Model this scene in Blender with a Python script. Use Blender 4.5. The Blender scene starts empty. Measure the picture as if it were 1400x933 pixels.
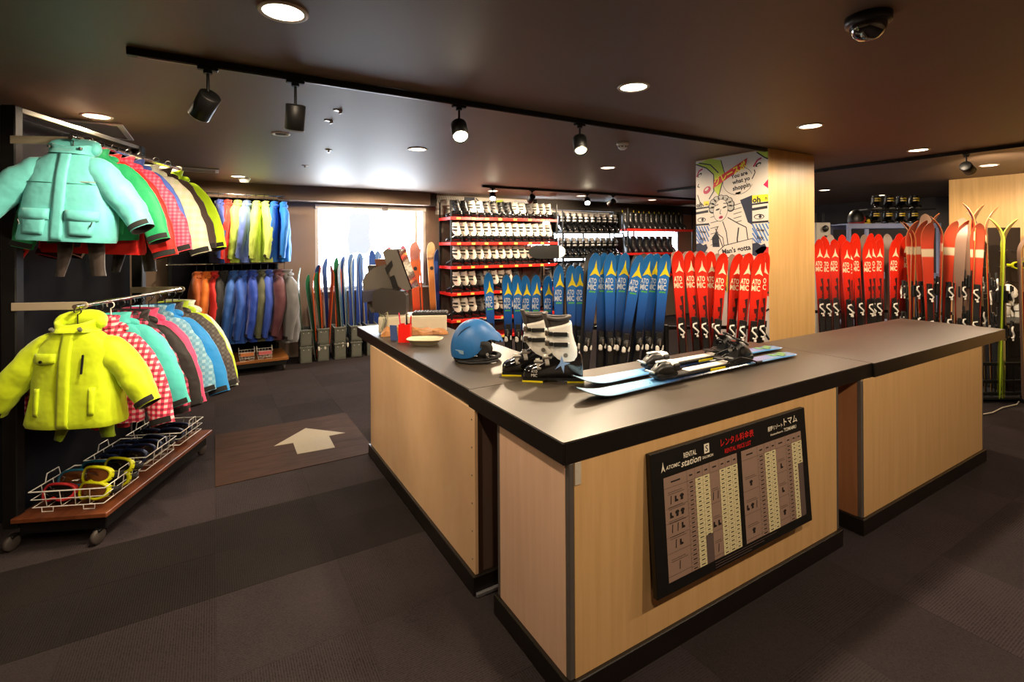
import bpy, bmesh, math, random
from mathutils import Vector, Matrix, noise as mnoise

random.seed(7)
scene = bpy.context.scene
C = scene.collection
PI = math.pi
R = math.radians

# ------------------------------------------------------------------ camera
cam_d = bpy.data.cameras.new('camera')
cam_d.sensor_width = 36.0
cam_d.sensor_fit = 'HORIZONTAL'
cam_d.lens = 682.284 / 1400 * 36.0
cam_d.shift_y = -(466.5 - 335.3) / 1400
cam_d.clip_start = 0.05
cam = bpy.data.objects.new('camera', cam_d)
C.objects.link(cam)
cam.matrix_world = (Matrix.Translation((0, 0, 1.7346)) @ Matrix.Rotation(R(-30.8727), 4, 'Z')
                    @ Matrix.Rotation(R(90), 4, 'X') @ Matrix.Rotation(R(-0.3624), 4, 'Z'))
scene.camera = cam

# ------------------------------------------------------------------ world, exposure
scene.view_settings.view_transform = 'Standard'
scene.view_settings.look = 'None'
scene.view_settings.gamma = 1.0
scene.view_settings.use_curve_mapping = False
scene.view_settings.exposure = 1.02
w = bpy.data.worlds.new('world')
scene.world = w
w.use_nodes = True
bg = w.node_tree.nodes['Background']
bg.inputs[0].default_value = (0.78, 0.87, 1.0, 1)
bg.inputs[1].default_value = 1.0
scene.cycles.max_bounces = 8
scene.cycles.diffuse_bounces = 4
scene.cycles.glossy_bounces = 3
scene.cycles.transmission_bounces = 4
scene.cycles.sample_clamp_indirect = 6.0
scene.cycles.use_denoising = True
scene.cycles.caustics_reflective = False
scene.cycles.caustics_refractive = False

CEIL = 2.66
WARM = (1.0, 0.66, 0.36)
WARMW = (1.0, 0.78, 0.54)

# ------------------------------------------------------------------ materials
def lin(c):
    return c / 12.92 if c <= 0.04045 else ((c + 0.055) / 1.055) ** 2.4
def rgb(h):
    h = h.lstrip('#')
    return tuple(lin(int(h[i:i + 2], 16) / 255) for i in (0, 2, 4)) + (1.0,)
MATS = {}
def nodes_of(m):
    m.use_nodes = True
    nt = m.node_tree
    return nt, nt.nodes['Principled BSDF']
def mat(name, col, rough=0.5, metal=0.0, spec=0.5, var=0.06, scale=20.0, bump=0.0, bscale=60.0,
        emit=None, estr=0.0, stretch=None, coat=0.0, trans=0.0, sheen=0.0, bdist=0.01):
    if name in MATS: return MATS[name]
    m = bpy.data.materials.new(name); MATS[name] = m
    nt, b = nodes_of(m); N = nt.nodes; L = nt.links
    c = rgb(col) if isinstance(col, str) else col
    b.inputs['Roughness'].default_value = rough
    b.inputs['Metallic'].default_value = metal
    b.inputs['Specular IOR Level'].default_value = spec
    b.inputs['Coat Weight'].default_value = coat
    b.inputs['Transmission Weight'].default_value = trans
    if sheen: b.inputs['Sheen Weight'].default_value = sheen
    tc = N.new('ShaderNodeTexCoord')
    src = tc.outputs['Object']
    if stretch:
        mp = N.new('ShaderNodeMapping'); mp.inputs['Scale'].default_value = stretch
        L.new(src, mp.inputs['Vector']); src = mp.outputs['Vector']
    nz = N.new('ShaderNodeTexNoise'); nz.inputs['Scale'].default_value = scale
    nz.inputs['Detail'].default_value = 3
    L.new(src, nz.inputs['Vector'])
    mx = N.new('ShaderNodeMix'); mx.data_type = 'RGBA'
    mx.inputs['A'].default_value = tuple(max(0, x * (1 - var)) for x in c[:3]) + (1,)
    mx.inputs['B'].default_value = tuple(min(1, x * (1 + var)) for x in c[:3]) + (1,)
    L.new(nz.outputs['Fac'], mx.inputs['Factor'])
    L.new(mx.outputs['Result'], b.inputs['Base Color'])
    if bump:
        n2 = N.new('ShaderNodeTexNoise'); n2.inputs['Scale'].default_value = bscale
        n2.inputs['Detail'].default_value = 3
        L.new(src, n2.inputs['Vector'])
        bp = N.new('ShaderNodeBump'); bp.inputs['Strength'].default_value = bump
        bp.inputs['Distance'].default_value = bdist
        L.new(n2.outputs['Fac'], bp.inputs['Height']); L.new(bp.outputs['Normal'], b.inputs['Normal'])
    if emit is not None:
        b.inputs['Emission Color'].default_value = emit if len(emit) == 4 else tuple(emit) + (1,)
        b.inputs['Emission Strength'].default_value = estr
    return m

def wood_mat(name, c1, c2, rough=0.4, scale=(14, 14, 0.7), coat=0.0):
    if name in MATS: return MATS[name]
    m = bpy.data.materials.new(name); MATS[name] = m
    nt, b = nodes_of(m); N = nt.nodes; L = nt.links
    tc = N.new('ShaderNodeTexCoord'); mp = N.new('ShaderNodeMapping')
    mp.inputs['Scale'].default_value = scale
    L.new(tc.outputs['Object'], mp.inputs['Vector'])
    nz = N.new('ShaderNodeTexNoise'); nz.inputs['Scale'].default_value = 2.0
    nz.inputs['Detail'].default_value = 6; nz.inputs['Roughness'].default_value = 0.6
    nz.inputs['Distortion'].default_value = 0.4
    L.new(mp.outputs['Vector'], nz.inputs['Vector'])
    cr = N.new('ShaderNodeValToRGB')
    cr.color_ramp.elements[0].position = 0.3; cr.color_ramp.elements[0].color = rgb(c1)
    cr.color_ramp.elements[1].position = 0.7; cr.color_ramp.elements[1].color = rgb(c2)
    L.new(nz.outputs['Fac'], cr.inputs['Fac']); L.new(cr.outputs['Color'], b.inputs['Base Color'])
    b.inputs['Roughness'].default_value = rough
    b.inputs['Coat Weight'].default_value = coat
    return m

def carpet_mat(name, c1, c2, rib=95.0):
    m = bpy.data.materials.new(name); MATS[name] = m
    nt, b = nodes_of(m); N = nt.nodes; L = nt.links
    tc = N.new('ShaderNodeTexCoord')
    wv = N.new('ShaderNodeTexWave'); wv.inputs['Scale'].default_value = rib / 6.28 * 2
    wv.inputs['Distortion'].default_value = 0.6; wv.inputs['Detail'].default_value = 2
    wv.inputs['Detail Scale'].default_value = 3
    L.new(tc.outputs['Object'], wv.inputs['Vector'])
    nz = N.new('ShaderNodeTexNoise'); nz.inputs['Scale'].default_value = 140; nz.inputs['Detail'].default_value = 4
    L.new(tc.outputs['Object'], nz.inputs['Vector'])
    n3 = N.new('ShaderNodeTexNoise'); n3.inputs['Scale'].default_value = 2.2; n3.inputs['Detail'].default_value = 3
    L.new(tc.outputs['Object'], n3.inputs['Vector'])
    ad = N.new('ShaderNodeMath'); ad.operation = 'MULTIPLY_ADD'
    L.new(wv.outputs['Fac'], ad.inputs[0]); ad.inputs[1].default_value = 0.35
    L.new(nz.outputs['Fac'], ad.inputs[2])
    a2 = N.new('ShaderNodeMath'); a2.operation = 'MULTIPLY_ADD'
    L.new(n3.outputs['Fac'], a2.inputs[0]); a2.inputs[1].default_value = 0.5
    L.new(ad.outputs[0], a2.inputs[2])
    cr = N.new('ShaderNodeValToRGB')
    cr.color_ramp.elements[0].position = 0.45; cr.color_ramp.elements[0].color = rgb(c1)
    cr.color_ramp.elements[1].position = 1.15; cr.color_ramp.elements[1].color = rgb(c2)
    L.new(a2.outputs[0], cr.inputs['Fac']); L.new(cr.outputs['Color'], b.inputs['Base Color'])
    b.inputs['Roughness'].default_value = 0.95
    b.inputs['Specular IOR Level'].default_value = 0.05
    bp = N.new('ShaderNodeBump'); bp.inputs['Strength'].default_value = 0.5; bp.inputs['Distance'].default_value = 0.004
    L.new(ad.outputs[0], bp.inputs['Height']); L.new(bp.outputs['Normal'], b.inputs['Normal'])
    return m

BLACK = mat('black_laminate', '#17120f', 0.35, var=0.15, scale=8)
BLACKP = mat('black_plastic', '#121212', 0.4)
BLACKM = mat('black_metal', '#0b0b0b', 0.5, spec=0.3)
GLOSSB = mat('gloss_black', '#0c0c0e', 0.12, coat=0.5)
CHROME = mat('chrome', '#c8c6c2', 0.18, 1.0)
STEEL = mat('brushed_steel', '#a8a39a', 0.35, 1.0)
WHITEP = mat('white_plastic', '#e6e2da', 0.35)
WHITEW = mat('white_wire', '#e8e6e0', 0.35)
CREAM = mat('cream_plastic', '#cfc6ad', 0.5)
RED = mat('red_metal', '#c41a10', 0.4)
GREYF = mat('grey_felt', '#4a4440', 0.9)

# ------------------------------------------------------------------ mesh helpers
class MB:
    def __init__(self):
        self.v = []; self.f = []; self.m = []; self.smooth = []
    def add(self, vs, fs, M=None, mi=0, smooth=False):
        o = len(self.v)
        self.v += [tuple(M @ Vector(p)) for p in vs] if M is not None else [tuple(p) for p in vs]
        for q in fs:
            self.f.append(tuple(i + o for i in q)); self.m.append(mi); self.smooth.append(smooth)
        return self
    def box(self, c, s, M=None, mi=0, ch=0.0):
        x, y, z = c; a, b, d = s[0] / 2, s[1] / 2, s[2] / 2
        if ch <= 0:
            vs = [(x + i * a, y + j * b, z + k * d) for k in (-1, 1) for j in (-1, 1) for i in (-1, 1)]
            fs = [(0, 2, 3, 1), (4, 5, 7, 6), (0, 1, 5, 4), (2, 6, 7, 3), (0, 4, 6, 2), (1, 3, 7, 5)]
            return self.add(vs, fs, M, mi)
        ch = min(ch, a * .9, b * .9, d * .9)
        vs = []; idx = {}
        for i in (-1, 1):
            for j in (-1, 1):
                for k in (-1, 1):
                    for ax in range(3):
                        p = [a - ch, b - ch, d - ch]; p[ax] = (a, b, d)[ax]
                        idx[(i, j, k, ax)] = len(vs)
                        vs.append((x + i * p[0], y + j * p[1], z + k * p[2]))
        fs = []
        g = lambda i, j, k, ax: idx[(i, j, k, ax)]
        for s_ in (-1, 1):
            q = [g(s_, -1, -1, 0), g(s_, 1, -1, 0), g(s_, 1, 1, 0), g(s_, -1, 1, 0)]; fs.append(q if s_ > 0 else q[::-1])
            q = [g(-1, s_, -1, 1), g(-1, s_, 1, 1), g(1, s_, 1, 1), g(1, s_, -1, 1)]; fs.append(q if s_ > 0 else q[::-1])
            q = [g(-1, -1, s_, 2), g(1, -1, s_, 2), g(1, 1, s_, 2), g(-1, 1, s_, 2)]; fs.append(q if s_ > 0 else q[::-1])
        for i in (-1, 1):
            for j in (-1, 1):
                q = [g(i, j, -1, 0), g(i, j, -1, 1), g(i, j, 1, 1), g(i, j, 1, 0)]; fs.append(q if i * j > 0 else q[::-1])
                q = [g(i, -1, j, 0), g(i, 1, j, 0), g(i, 1, j, 2), g(i, -1, j, 2)]; fs.append(q if i * j > 0 else q[::-1])
                q = [g(-1, i, j, 1), g(-1, i, j, 2), g(1, i, j, 2), g(1, i, j, 1)]; fs.append(q if i * j > 0 else q[::-1])
                for k in (-1, 1):
                    q = [g(i, j, k, 0), g(i, j, k, 1), g(i, j, k, 2)]; fs.append(q if i * j * k > 0 else q[::-1])
        return self.add(vs, [tuple(q) for q in fs], M, mi)
    def loft(self, rings, cap=(True, True), closed=True, M=None, mi=0, smooth=True):
        n = len(rings[0]); vs = [p for r in rings for p in r]; fs = []
        for i in range(len(rings) - 1):
            for j in range(n if closed else n - 1):
                k = (j + 1) % n
                fs.append((i * n + j, i * n + k, (i + 1) * n + k, (i + 1) * n + j))
        self.add(vs, fs, M, mi, smooth)
        if closed:
            if cap[0]: self.add(rings[0], [tuple(range(n))[::-1]], M, mi, False)
            if cap[1]: self.add(rings[-1], [tuple(range(n))], M, mi, False)
        return self
    def tube(self, path, r, n=8, M=None, mi=0, closed=False, cap=True):
        P = [Vector(p) for p in path]
        if len(P) < 2: return self
        rings = []; up = None
        for i, p in enumerate(P):
            if closed: t = P[(i + 1) % len(P)] - P[i - 1]
            else: t = P[min(i + 1, len(P) - 1)] - P[max(i - 1, 0)]
            t.normalize()
            if up is None:
                up = Vector((0, 0, 1)) if abs(t.z) < 0.9 else Vector((1, 0, 0))
            a = t.cross(up)
            if a.length < 1e-6: a = t.orthogonal()
            a.normalize(); up = a.cross(t); up.normalize()
            rr = r[i] if isinstance(r, (list, tuple)) else r
            rings.append([tuple(p + (a * math.cos(2 * PI * k / n) + up * math.sin(2 * PI * k / n)) * rr) for k in range(n)])
        if closed:
            rings.append(rings[0])
            return self.loft(rings, (False, False), True, M, mi)
        return self.loft(rings, (cap, cap), True, M, mi)
    def cyl(self, c, r, h, n=24, M=None, mi=0, r2=None, smooth=True):
        r2 = r if r2 is None else r2
        rg = lambda rr, z: [(c[0] + rr * math.cos(2 * PI * k / n), c[1] + rr * math.sin(2 * PI * k / n), z) for k in range(n)]
        return self.loft([rg(r, c[2] - h / 2), rg(r2, c[2] + h / 2)], (True, True), True, M, mi, smooth)
    def lathe(self, prof, n=24, c=(0, 0, 0), M=None, mi=0, cap=(True, True)):
        return self.loft([[(c[0] + r * math.cos(2 * PI * k / n), c[1] + r * math.sin(2 * PI * k / n), c[2] + z) for k in range(n)] for r, z in prof], cap, True, M, mi)
    def prism(self, pts, z0, z1, M=None, mi=0):
        n = len(pts)
        a = sum(pts[i][0] * pts[(i + 1) % n][1] - pts[(i + 1) % n][0] * pts[i][1] for i in range(n))
        if a < 0: pts = pts[::-1]
        return self.loft([[(p[0], p[1], z0) for p in pts], [(p[0], p[1], z1) for p in pts]], (True, True), True, M, mi, False)
    def sphere(self, c, r, nu=16, nv=10, M=None, mi=0):
        if not isinstance(r, (tuple, list)): r = (r, r, r)
        rings = []
        for i in range(nv + 1):
            t = -PI / 2 + PI * (i + 0.02) / (nv + 0.04)
            rings.append([(c[0] + r[0] * math.cos(t) * math.cos(2 * PI * k / nu), c[1] + r[1] * math.cos(t) * math.sin(2 * PI * k / nu), c[2] + r[2] * math.sin(t)) for k in range(nu)])
        return self.loft(rings, (True, True), True, M, mi)
    def mesh(self, name, mats=()):
        me = bpy.data.meshes.new(name)
        me.from_pydata(self.v, [], self.f)
        for m in mats: me.materials.append(m)
        me.polygons.foreach_set('material_index', self.m)
        me.polygons.foreach_set('use_smooth', self.smooth)
        me.update()
        return me
    def obj(self, name, mats, parent=None, M=None):
        if not isinstance(mats, (list, tuple)): mats = [mats]
        return link(name, self.mesh(name, mats), parent, M)

def link(name, me, parent=None, M=None, mats=None):
    o = bpy.data.objects.new(name, me); C.objects.link(o)
    if parent is not None: o.parent = parent
    if M is not None: o.matrix_local = M
    if mats:
        for i, m in enumerate(mats):
            o.material_slots[i].link = 'OBJECT'; o.material_slots[i].material = m
    return o
def tag(o, label, cat, group=None):
    o['label'] = label; o['category'] = cat
    if group: o['group'] = group
    return o
def thing(name, label, cat, loc=(0, 0, 0), rz=0.0, group=None, M=None):
    o = bpy.data.objects.new(name, None); C.objects.link(o)
    o.empty_display_size = 0.1
    if M is not None: o.matrix_world = M
    else:
        o.location = loc; o.rotation_euler = (0, 0, rz)
    return tag(o, label, cat, group)
def struct(o, label=None, cat=None):
    o['kind'] = 'structure'
    if label: o['label'] = label
    if cat: o['category'] = cat
    return o
def copy_tree(root):
    c = root.copy(); C.objects.link(c)
    for ch in list(root.children):
        d = ch.copy(); C.objects.link(d); d.parent = c
        for g in list(ch.children):
            e = g.copy(); C.objects.link(e); e.parent = d
    return c
T = Matrix.Translation
def RX(a): return Matrix.Rotation(R(a), 4, 'X')
def RY(a): return Matrix.Rotation(R(a), 4, 'Y')
def RZ(a): return Matrix.Rotation(R(a), 4, 'Z')
def SC(x, y=None, z=None):
    y = x if y is None else y; z = x if z is None else z
    return Matrix.Diagonal((x, y, z, 1))
ORD = ['first', 'second', 'third', 'fourth', 'fifth', 'sixth', 'seventh', 'eighth', 'ninth', 'tenth', 'eleventh', 'twelfth',
       'thirteenth', 'fourteenth', 'fifteenth', 'sixteenth', 'seventeenth', 'eighteenth', 'nineteenth', 'twentieth',
       'twenty-first', 'twenty-second', 'twenty-third', 'twenty-fourth', 'twenty-fifth']

# text as flat mesh data (verts in the xy plane), built with Blender's own built-in font
_tc = {}
def text_geo(s, shear=0.0, bold=0.0):
    if (s, shear, bold) in _tc: return _tc[(s, shear, bold)]
    cu = bpy.data.curves.new('lettering', 'FONT'); cu.body = s; cu.size = 1.0
    cu.align_x = 'CENTER'; cu.align_y = 'CENTER'; cu.resolution_u = 2; cu.shear = shear; cu.offset = bold
    o = bpy.data.objects.new('lettering', cu); C.objects.link(o)
    dg = bpy.context.evaluated_depsgraph_get()
    me = bpy.data.meshes.new_from_object(o.evaluated_get(dg))
    vs = [tuple(v.co) for v in me.vertices]; fs = [tuple(p.vertices) for p in me.polygons]
    bpy.data.objects.remove(o); bpy.data.curves.remove(cu); bpy.data.meshes.remove(me)
    if vs:
        x0 = min(v[0] for v in vs); x1 = max(v[0] for v in vs); y0 = min(v[1] for v in vs); y1 = max(v[1] for v in vs)
        vs = [(v[0] - (x0 + x1) / 2, v[1] - (y0 + y1) / 2, 0) for v in vs]
        r = (vs, fs, x1 - x0, y1 - y0)
    else: r = ([], [], 1, 1)
    _tc[(s, shear, bold)] = r
    return r
def add_text(mb, s, cx, cy, w=None, h=None, z=0.0, rot=0.0, M=None, mi=0, shear=0.0, bold=0.0):
    vs, fs, tw, th = text_geo(s, shear, bold)
    sx = (w / tw) if w else (h / th); sy = (h / th) if h else sx
    K = T((cx, cy, z)) @ RZ(rot) @ SC(sx, sy, 1)
    if M is not None: K = M @ K
    return mb.add(vs, fs, K, mi)

# ================================================================== THE SETTING
CARP = [carpet_mat('carpet_brown', '#1a1617', '#363031'), carpet_mat('carpet_brown_dark', '#191516', '#332d2e'),
        carpet_mat('carpet_brown_light', '#1c1718', '#383133')]
CARPD = [carpet_mat('carpet_charcoal', '#121011', '#252120'), carpet_mat('carpet_charcoal_b', '#131112', '#272322')]
CEILM = mat('ceiling_paint', '#6a5443', 0.55, spec=0.5, var=0.05, scale=3)
WALLM = mat('wall_paint_taupe', '#86715f', 0.7, var=0.05, scale=5)
WALLD = mat('wall_paint_dark', '#2a221d', 0.7)
FRAMEM = mat('window_frame_paint', '#b9b4ae', 0.5)
MAPLE = wood_mat('maple_panel', '#c49c68', '#d2aa76', 0.38)
MAPLE2 = wood_mat('maple_pale_panel', '#d6ae84', '#e0ba92', 0.4, (1.2, 3, 1.6))
MAPLEP = wood_mat('maple_pillar', '#c99f63', '#dab175', 0.4)
ALU = mat('aluminium_trim', '#77706a', 0.4, 0.6)
SMOKE = mat('dark_edge_veneer', '#3a2419', 0.5)
TOPM = mat('worktop_laminate', '#3a3229', 0.42, spec=0.35, var=0.16, scale=5, bump=0.04, bscale=300)

XL, XR, YF, YB = -4.0, 12.6, -3.2, 8.5
fl = struct(MB().box(((XL + XR) / 2, (YF + YB) / 2, -0.053), (XR - XL + 0.2, YB - YF + 0.3, 0.1)).obj('floor', CARP[1]))
# carpet tiles: .575 m grid; a charcoal band, brown tiles elsewhere
tile_me = {}
def tile_mesh(sx, sy, turn, m):
    k = (round(sx, 3), round(sy, 3), turn, m.name)
    if k not in tile_me:
        tile_me[k] = MB().box((0, 0, 0), (sx - 0.0012, sy - 0.0012, 0.010), ch=0.0006).mesh('carpet_tile', [m])
    return tile_me[k]
G = 0.575
rows = [(-1.72, -1.145), (-1.145, -0.57), (-0.57, 0.005), (0.005, 0.58), (0.58, 1.155), (1.155, 1.73), (1.73, 2.305), (2.305, 2.88), (2.88, 3.29), (3.29, 3.70), (3.70, 4.195), (4.195, 4.77), (4.77, 5.345), (5.345, 5.92), (5.92, 6.495), (6.495, 7.07), (7.07, 7.645), (7.645, 8.22)]
ntile = 0
for ri, (y0, y1) in enumerate(rows):
    for ci in range(-5, 15):
        x0 = ci * G; x1 = x0 + G
        xc, yc = (x0 + x1) / 2, (y0 + y1) / 2
        dep = xc * 0.513 + yc * 0.858; lat = xc * 0.858 - yc * 0.513
        if dep < 1.3 or abs(lat) > dep * 1.12 + 0.4: continue
        if xc > 1.8 and yc > 2.3: continue          # behind the counter
        if xc > 6.5 and yc > 1.2: continue
        if xc > 1.2 and xc < 5.2 and 1.5 < yc < 2.1: continue
        if ntile >= 290: continue
        rr = random.Random(ri * 57 + ci)
        band = 2.87 < y0 < 3.69 and xc < 1.2
        m = rr.choice(CARPD) if band else rr.choice(CARP)
        turn = (ri + ci) % 2
        if band: turn = 0
        sx, sy = (x1 - x0, y1 - y0)
        o = link('carpet_tile', tile_mesh(sx, sy, 0, m) if not turn else tile_mesh(sy, sx, 1, m), fl,
                 T((xc, yc, -0.0055 + rr.uniform(0, 0.0006))) @ (RZ(90) if turn else Matrix()))
        ntile += 1
# wood look strip with the pale arrow (inlaid in the carpet)
BROWNP = wood_mat('brown_plank_vinyl', '#2a190e', '#40291a', 0.75, (2, 12, 12))
BROWNP.node_tree.nodes['Principled BSDF'].inputs['Specular IOR Level'].default_value = 0.12
for i in range(3):
    MB().box((0, 0, 0), (1.165, 1.15 / 3 - 0.0015, 0.004), ch=0.001).obj('vinyl_plank', BROWNP, fl, T((0.583, 4.195 + 1.15 / 3 * (i + 0.5), 0.0022)))
ar = [(0.44, 4.775), (0.741, 5.085), (1.035, 4.765), (0.892, 4.766), (0.885, 4.465), (0.588, 4.487), (0.591, 4.762)]
tag(MB().prism(ar, 0.0042, 0.0062).obj('floor_arrow', mat('arrow_vinyl', '#93876f', 0.7, var=0.1, scale=60)),
    'pale beige arrow sticker on the brown floor mat', 'arrow')

struct(MB().box(((XL + XR) / 2, (YF + YB) / 2, CEIL + 0.05), (XR - XL, YB - YF, 0.1)).obj('ceiling', CEILM))
# walls of the room
wl = struct(MB().box((XL - 0.05, (YF + YB) / 2, CEIL / 2), (0.1, YB - YF, CEIL + 0.024)).obj('wall_left', WALLM))
struct(MB().box(((XL + XR) / 2, YF - 0.05, CEIL / 2), (XR - XL, 0.1, CEIL + 0.024)).obj('wall_front', WALLM))
struct(MB().box((XR + 0.05, (YF + YB) / 2, CEIL / 2), (0.1, YB - YF, CEIL + 0.024)).obj('wall_right', WALLD))
# partition of pale wood at the right
struct(MB().box((9.42, 3.02 - 2.6, CEIL / 2), (0.14, 5.2, CEIL - 0.004)).obj('wall_partition', MAPLEP), 'pale wood partition wall at the right', 'wall')
# back wall with two window openings
bwm = MB()
W1 = (1.40, 3.27, 1.02, 2.42); W2 = (5.35, 9.9, 1.3, 2.44)
def wall_piece(x0, x1, z0, z1):
    if z0 == 0: z0 = -0.012
    bwm.box(((x0 + x1) / 2, YB + 0.1, (z0 + z1) / 2), (x1 - x0, 0.2, z1 - z0))
wall_piece(XL, W1[0], 0, CEIL); wall_piece(W1[0], W1[1], 0, W1[2]); wall_piece(W1[0], W1[1], W1[3], CEIL)
wall_piece(W1[1], W2[0], 0, CEIL); wall_piece(W2[0], W2[1], 0, W2[2]); wall_piece(W2[0], W2[1], W2[3], CEIL)
wall_piece(W2[1], XR, 0, CEIL)
struct(bwm.obj('wall_back', WALLM))
struct(MB().box(((XL + 3.25) / 2, YB - 0.15, (2.44 + CEIL) / 2), (3.25 - XL, 0.3, CEIL - 2.44)).obj('trim_1', WALLM), 'taupe soffit beam above the bright window', 'beam')
struct(MB().box((3.33, YB - 0.1, (2.44 + CEIL) / 2), (0.16, 0.2, CEIL - 2.44)).obj('trim_2', WALLD), 'dark end piece of the soffit', 'beam')
struct(MB().box((9.0, YB - 0.06, 2.56), (6.8, 0.12, 0.2)).obj('trim_3', WALLD), 'dark band under the ceiling above the shelves', 'trim')
glass = mat('window_glass', '#f4f8ff', 0.02, trans=1.0, var=0.0)
SKYG = mat('daylight_glow_pane', '#ffffff', 0.6, emit=(0.80, 0.90, 1.0), estr=10.0)  # panes glow themselves in place of daylight from outside
def window(name, Wd, mull, label):
    x0, x1, z0, z1 = Wd
    f = MB(); t = 0.05; y = YB + 0.05
    f.box(((x0 + x1) / 2, y, z0 + t / 2), (x1 - x0, 0.1, t)).box(((x0 + x1) / 2, y, z1 - t / 2), (x1 - x0, 0.1, t))
    f.box((x0 + t / 2, y, (z0 + z1) / 2), (t, 0.1, z1 - z0 - 2 * t)).box((x1 - t / 2, y, (z0 + z1) / 2), (t, 0.1, z1 - z0 - 2 * t))
    root = struct(f.obj(name, FRAMEM), label, 'window')
    xs = [x0 + t] + mull + [x1 - t]
    for mx_ in mull: MB().box((mx_, y, (z0 + z1) / 2), (0.05, 0.07, z1 - z0 - 2 * t)).obj('mullion', FRAMEM, root)
    for a, b in zip(xs[:-1], xs[1:]):
        MB().box(((a + b) / 2, y + 0.01, (z0 + z1) / 2), (b - a, 0.006, z1 - z0 - 2 * t)).obj('pane', SKYG, root)
    return root
w1 = window('window_1', W1, [3.10], 'bright white window behind the standing skis')
w2 = window('window_2', W2, [6.9, 8.4], 'bright window behind the boot shelves')
# ragged bluish patch that glows faintly, standing in for light through the pane
MB().prism([(1.93, -1.60), (1.90, -1.86), (1.95, -2.05), (1.93, -2.22), (2.02, -2.29), (2.14, -2.27), (2.26, -2.30), (2.29, -2.10), (2.26, -1.92), (2.30, -1.74), (2.22, -1.58), (2.08, -1.63)], 8.509, 8.515, M=Matrix(((1, 0, 0, 0), (0, 0, 1, 0), (0, -1, 0, 0), (0, 0, 0, 1)))).obj('pane_patch', mat('bluish_pane_patch', '#20283c', 0.7, var=0.5, scale=9, emit=(0.86, 0.92, 1.0), estr=0.45), w1)
MB().box(((W1[0] + W1[1]) / 2, YB - 0.02, W1[3] - 0.045), (W1[1] - W1[0], 0.03, 0.06)).obj('blind_rail', WHITEP, w1)
MB().box((2.52, YB - 0.05, W1[3] - 0.06), (0.10, 0.05, 0.06), ch=0.01).obj('latch', mat('latch_grey', '#77716b', 0.5), w1)
MB().box((2.33, YB - 0.03, 1.0), (1.95, 0.08, 0.03), ch=0.006).obj('window_sill', FRAMEM, w1)

# pillar: left face carries the comic print, front face is wood
PX0, PX1, PY0, PY1 = 4.62, 5.43, 2.875, 3.72
pil = struct(MB().box(((PX0 + PX1) / 2, (PY0 + PY1) / 2, CEIL / 2), (PX1 - PX0, PY1 - PY0, CEIL - 0.004)).obj('pillar', MAPLEP),
             'square pillar with wood front and comic print side', 'pillar')

# ------------------------------------------------------------------ the counter (three cabinets, three worktops)
def cabinet(label, x0, x1, y0, y1, front_m, end_m, group='reception counter cabinets'):
    t = thing('counter_cabinet', label, 'cabinet', ((x0 + x1) / 2, (y0 + y1) / 2, 0), 0, group)
    cx, cy = (x0 + x1) / 2, (y0 + y1) / 2; ww, dd = x1 - x0, y1 - y0
    zb, zt = 0.0965, 0.914
    MB().box((0, 0, (zb + zt) / 2), (ww - 0.036, dd - 0.036, zt - zb)).obj('body', end_m, t)
    MB().box((0, -dd / 2 + 0.009, (zb + zt) / 2), (ww - 0.05, 0.018, zt - zb), ch=0.001).obj('front_panel', front_m, t)
    MB().box((-ww / 2 + 0.009, 0, (zb + zt) / 2), (0.018, dd - 0.05, zt - zb), ch=0.001).obj('side_panel', end_m, t)
    MB().box((ww / 2 - 0.009, 0, (zb + zt) / 2), (0.018, dd - 0.05, zt - zb), ch=0.001).obj('side_panel', end_m, t)
    for sx in (-1, 1):
        MB().box((sx * (ww / 2 - 0.0125), -dd / 2 + 0.0125, (zb + zt) / 2), (0.025, 0.025, zt - zb), ch=0.004).obj('corner_trim', ALU, t)
        MB().box((sx * (ww / 2 - 0.0125), dd / 2 - 0.0125, (zb + zt) / 2), (0.025, 0.025, zt - zb), ch=0.004).obj('corner_trim', ALU, t)
    MB().box((0, 0, zb / 2), (ww + 0.03, dd + 0.03, zb), ch=0.003).obj('plinth', BLACK, t)
    return t
cabA = thing('counter_cabinet', 'counter cabinet on the left with a plain pale side panel', 'cabinet', (1.40, 3.186, 0), 0, 'reception counter cabinets')
MB().box((0.0, 0, 0.505), (0.55, 1.90, 0.817)).obj('body', mat('taupe_panel', '#5d4a40', 0.6, stretch=(1, 1, 1)), cabA)
MB().box((-0.284, 0, 0.505), (0.018, 1.921, 0.817), ch=0.001).obj('side_panel', MAPLE2, cabA)
MB().box((-0.262, -0.952, 0.505), (0.028, 0.014, 0.817), ch=0.001).obj('panel_edge', SMOKE, cabA)
MB().box((-0.005, 0, 0.048), (0.61, 1.95, 0.0965), ch=0.003).obj('plinth', BLACK, cabA)
MB().box((0.1, -0.985, 0.012), (0.80, 0.018, 0.02), ch=0.003).obj('metal_strip', mat('floor_strip_aluminium', '#b4b4ba', 0.35, 0.8), cabA)
for k in range(6):
    z = 0.16 + k * 0.14
    MB().cyl((0, 0, 0), 0.004, 0.003, 8).obj('screw', ALU, cabA, T((-0.294, -0.93, z)) @ RY(90))
cabB = cabinet('counter cabinet at the near corner carrying the price board', 1.136, 3.065, 1.496, 2.05, MAPLE, wood_mat('maple_end_panel', '#cba58a', '#d6b297', 0.4))
cabC = cabinet('counter cabinet at the right end of the counter', 3.295, 5.225, 1.481, 2.05, MAPLE, wood_mat('maple_red_end', '#8a5a38', '#9a6945', 0.4))
# translucent torn tape under the corner of the worktop
MB().box((-0.925, -0.281, 0.87), (0.03, 0.003, 0.085), ch=0.001).obj('tape_scrap', mat('clear_tape', '#b9b0a0', 0.3, var=0.3), cabB)

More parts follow.
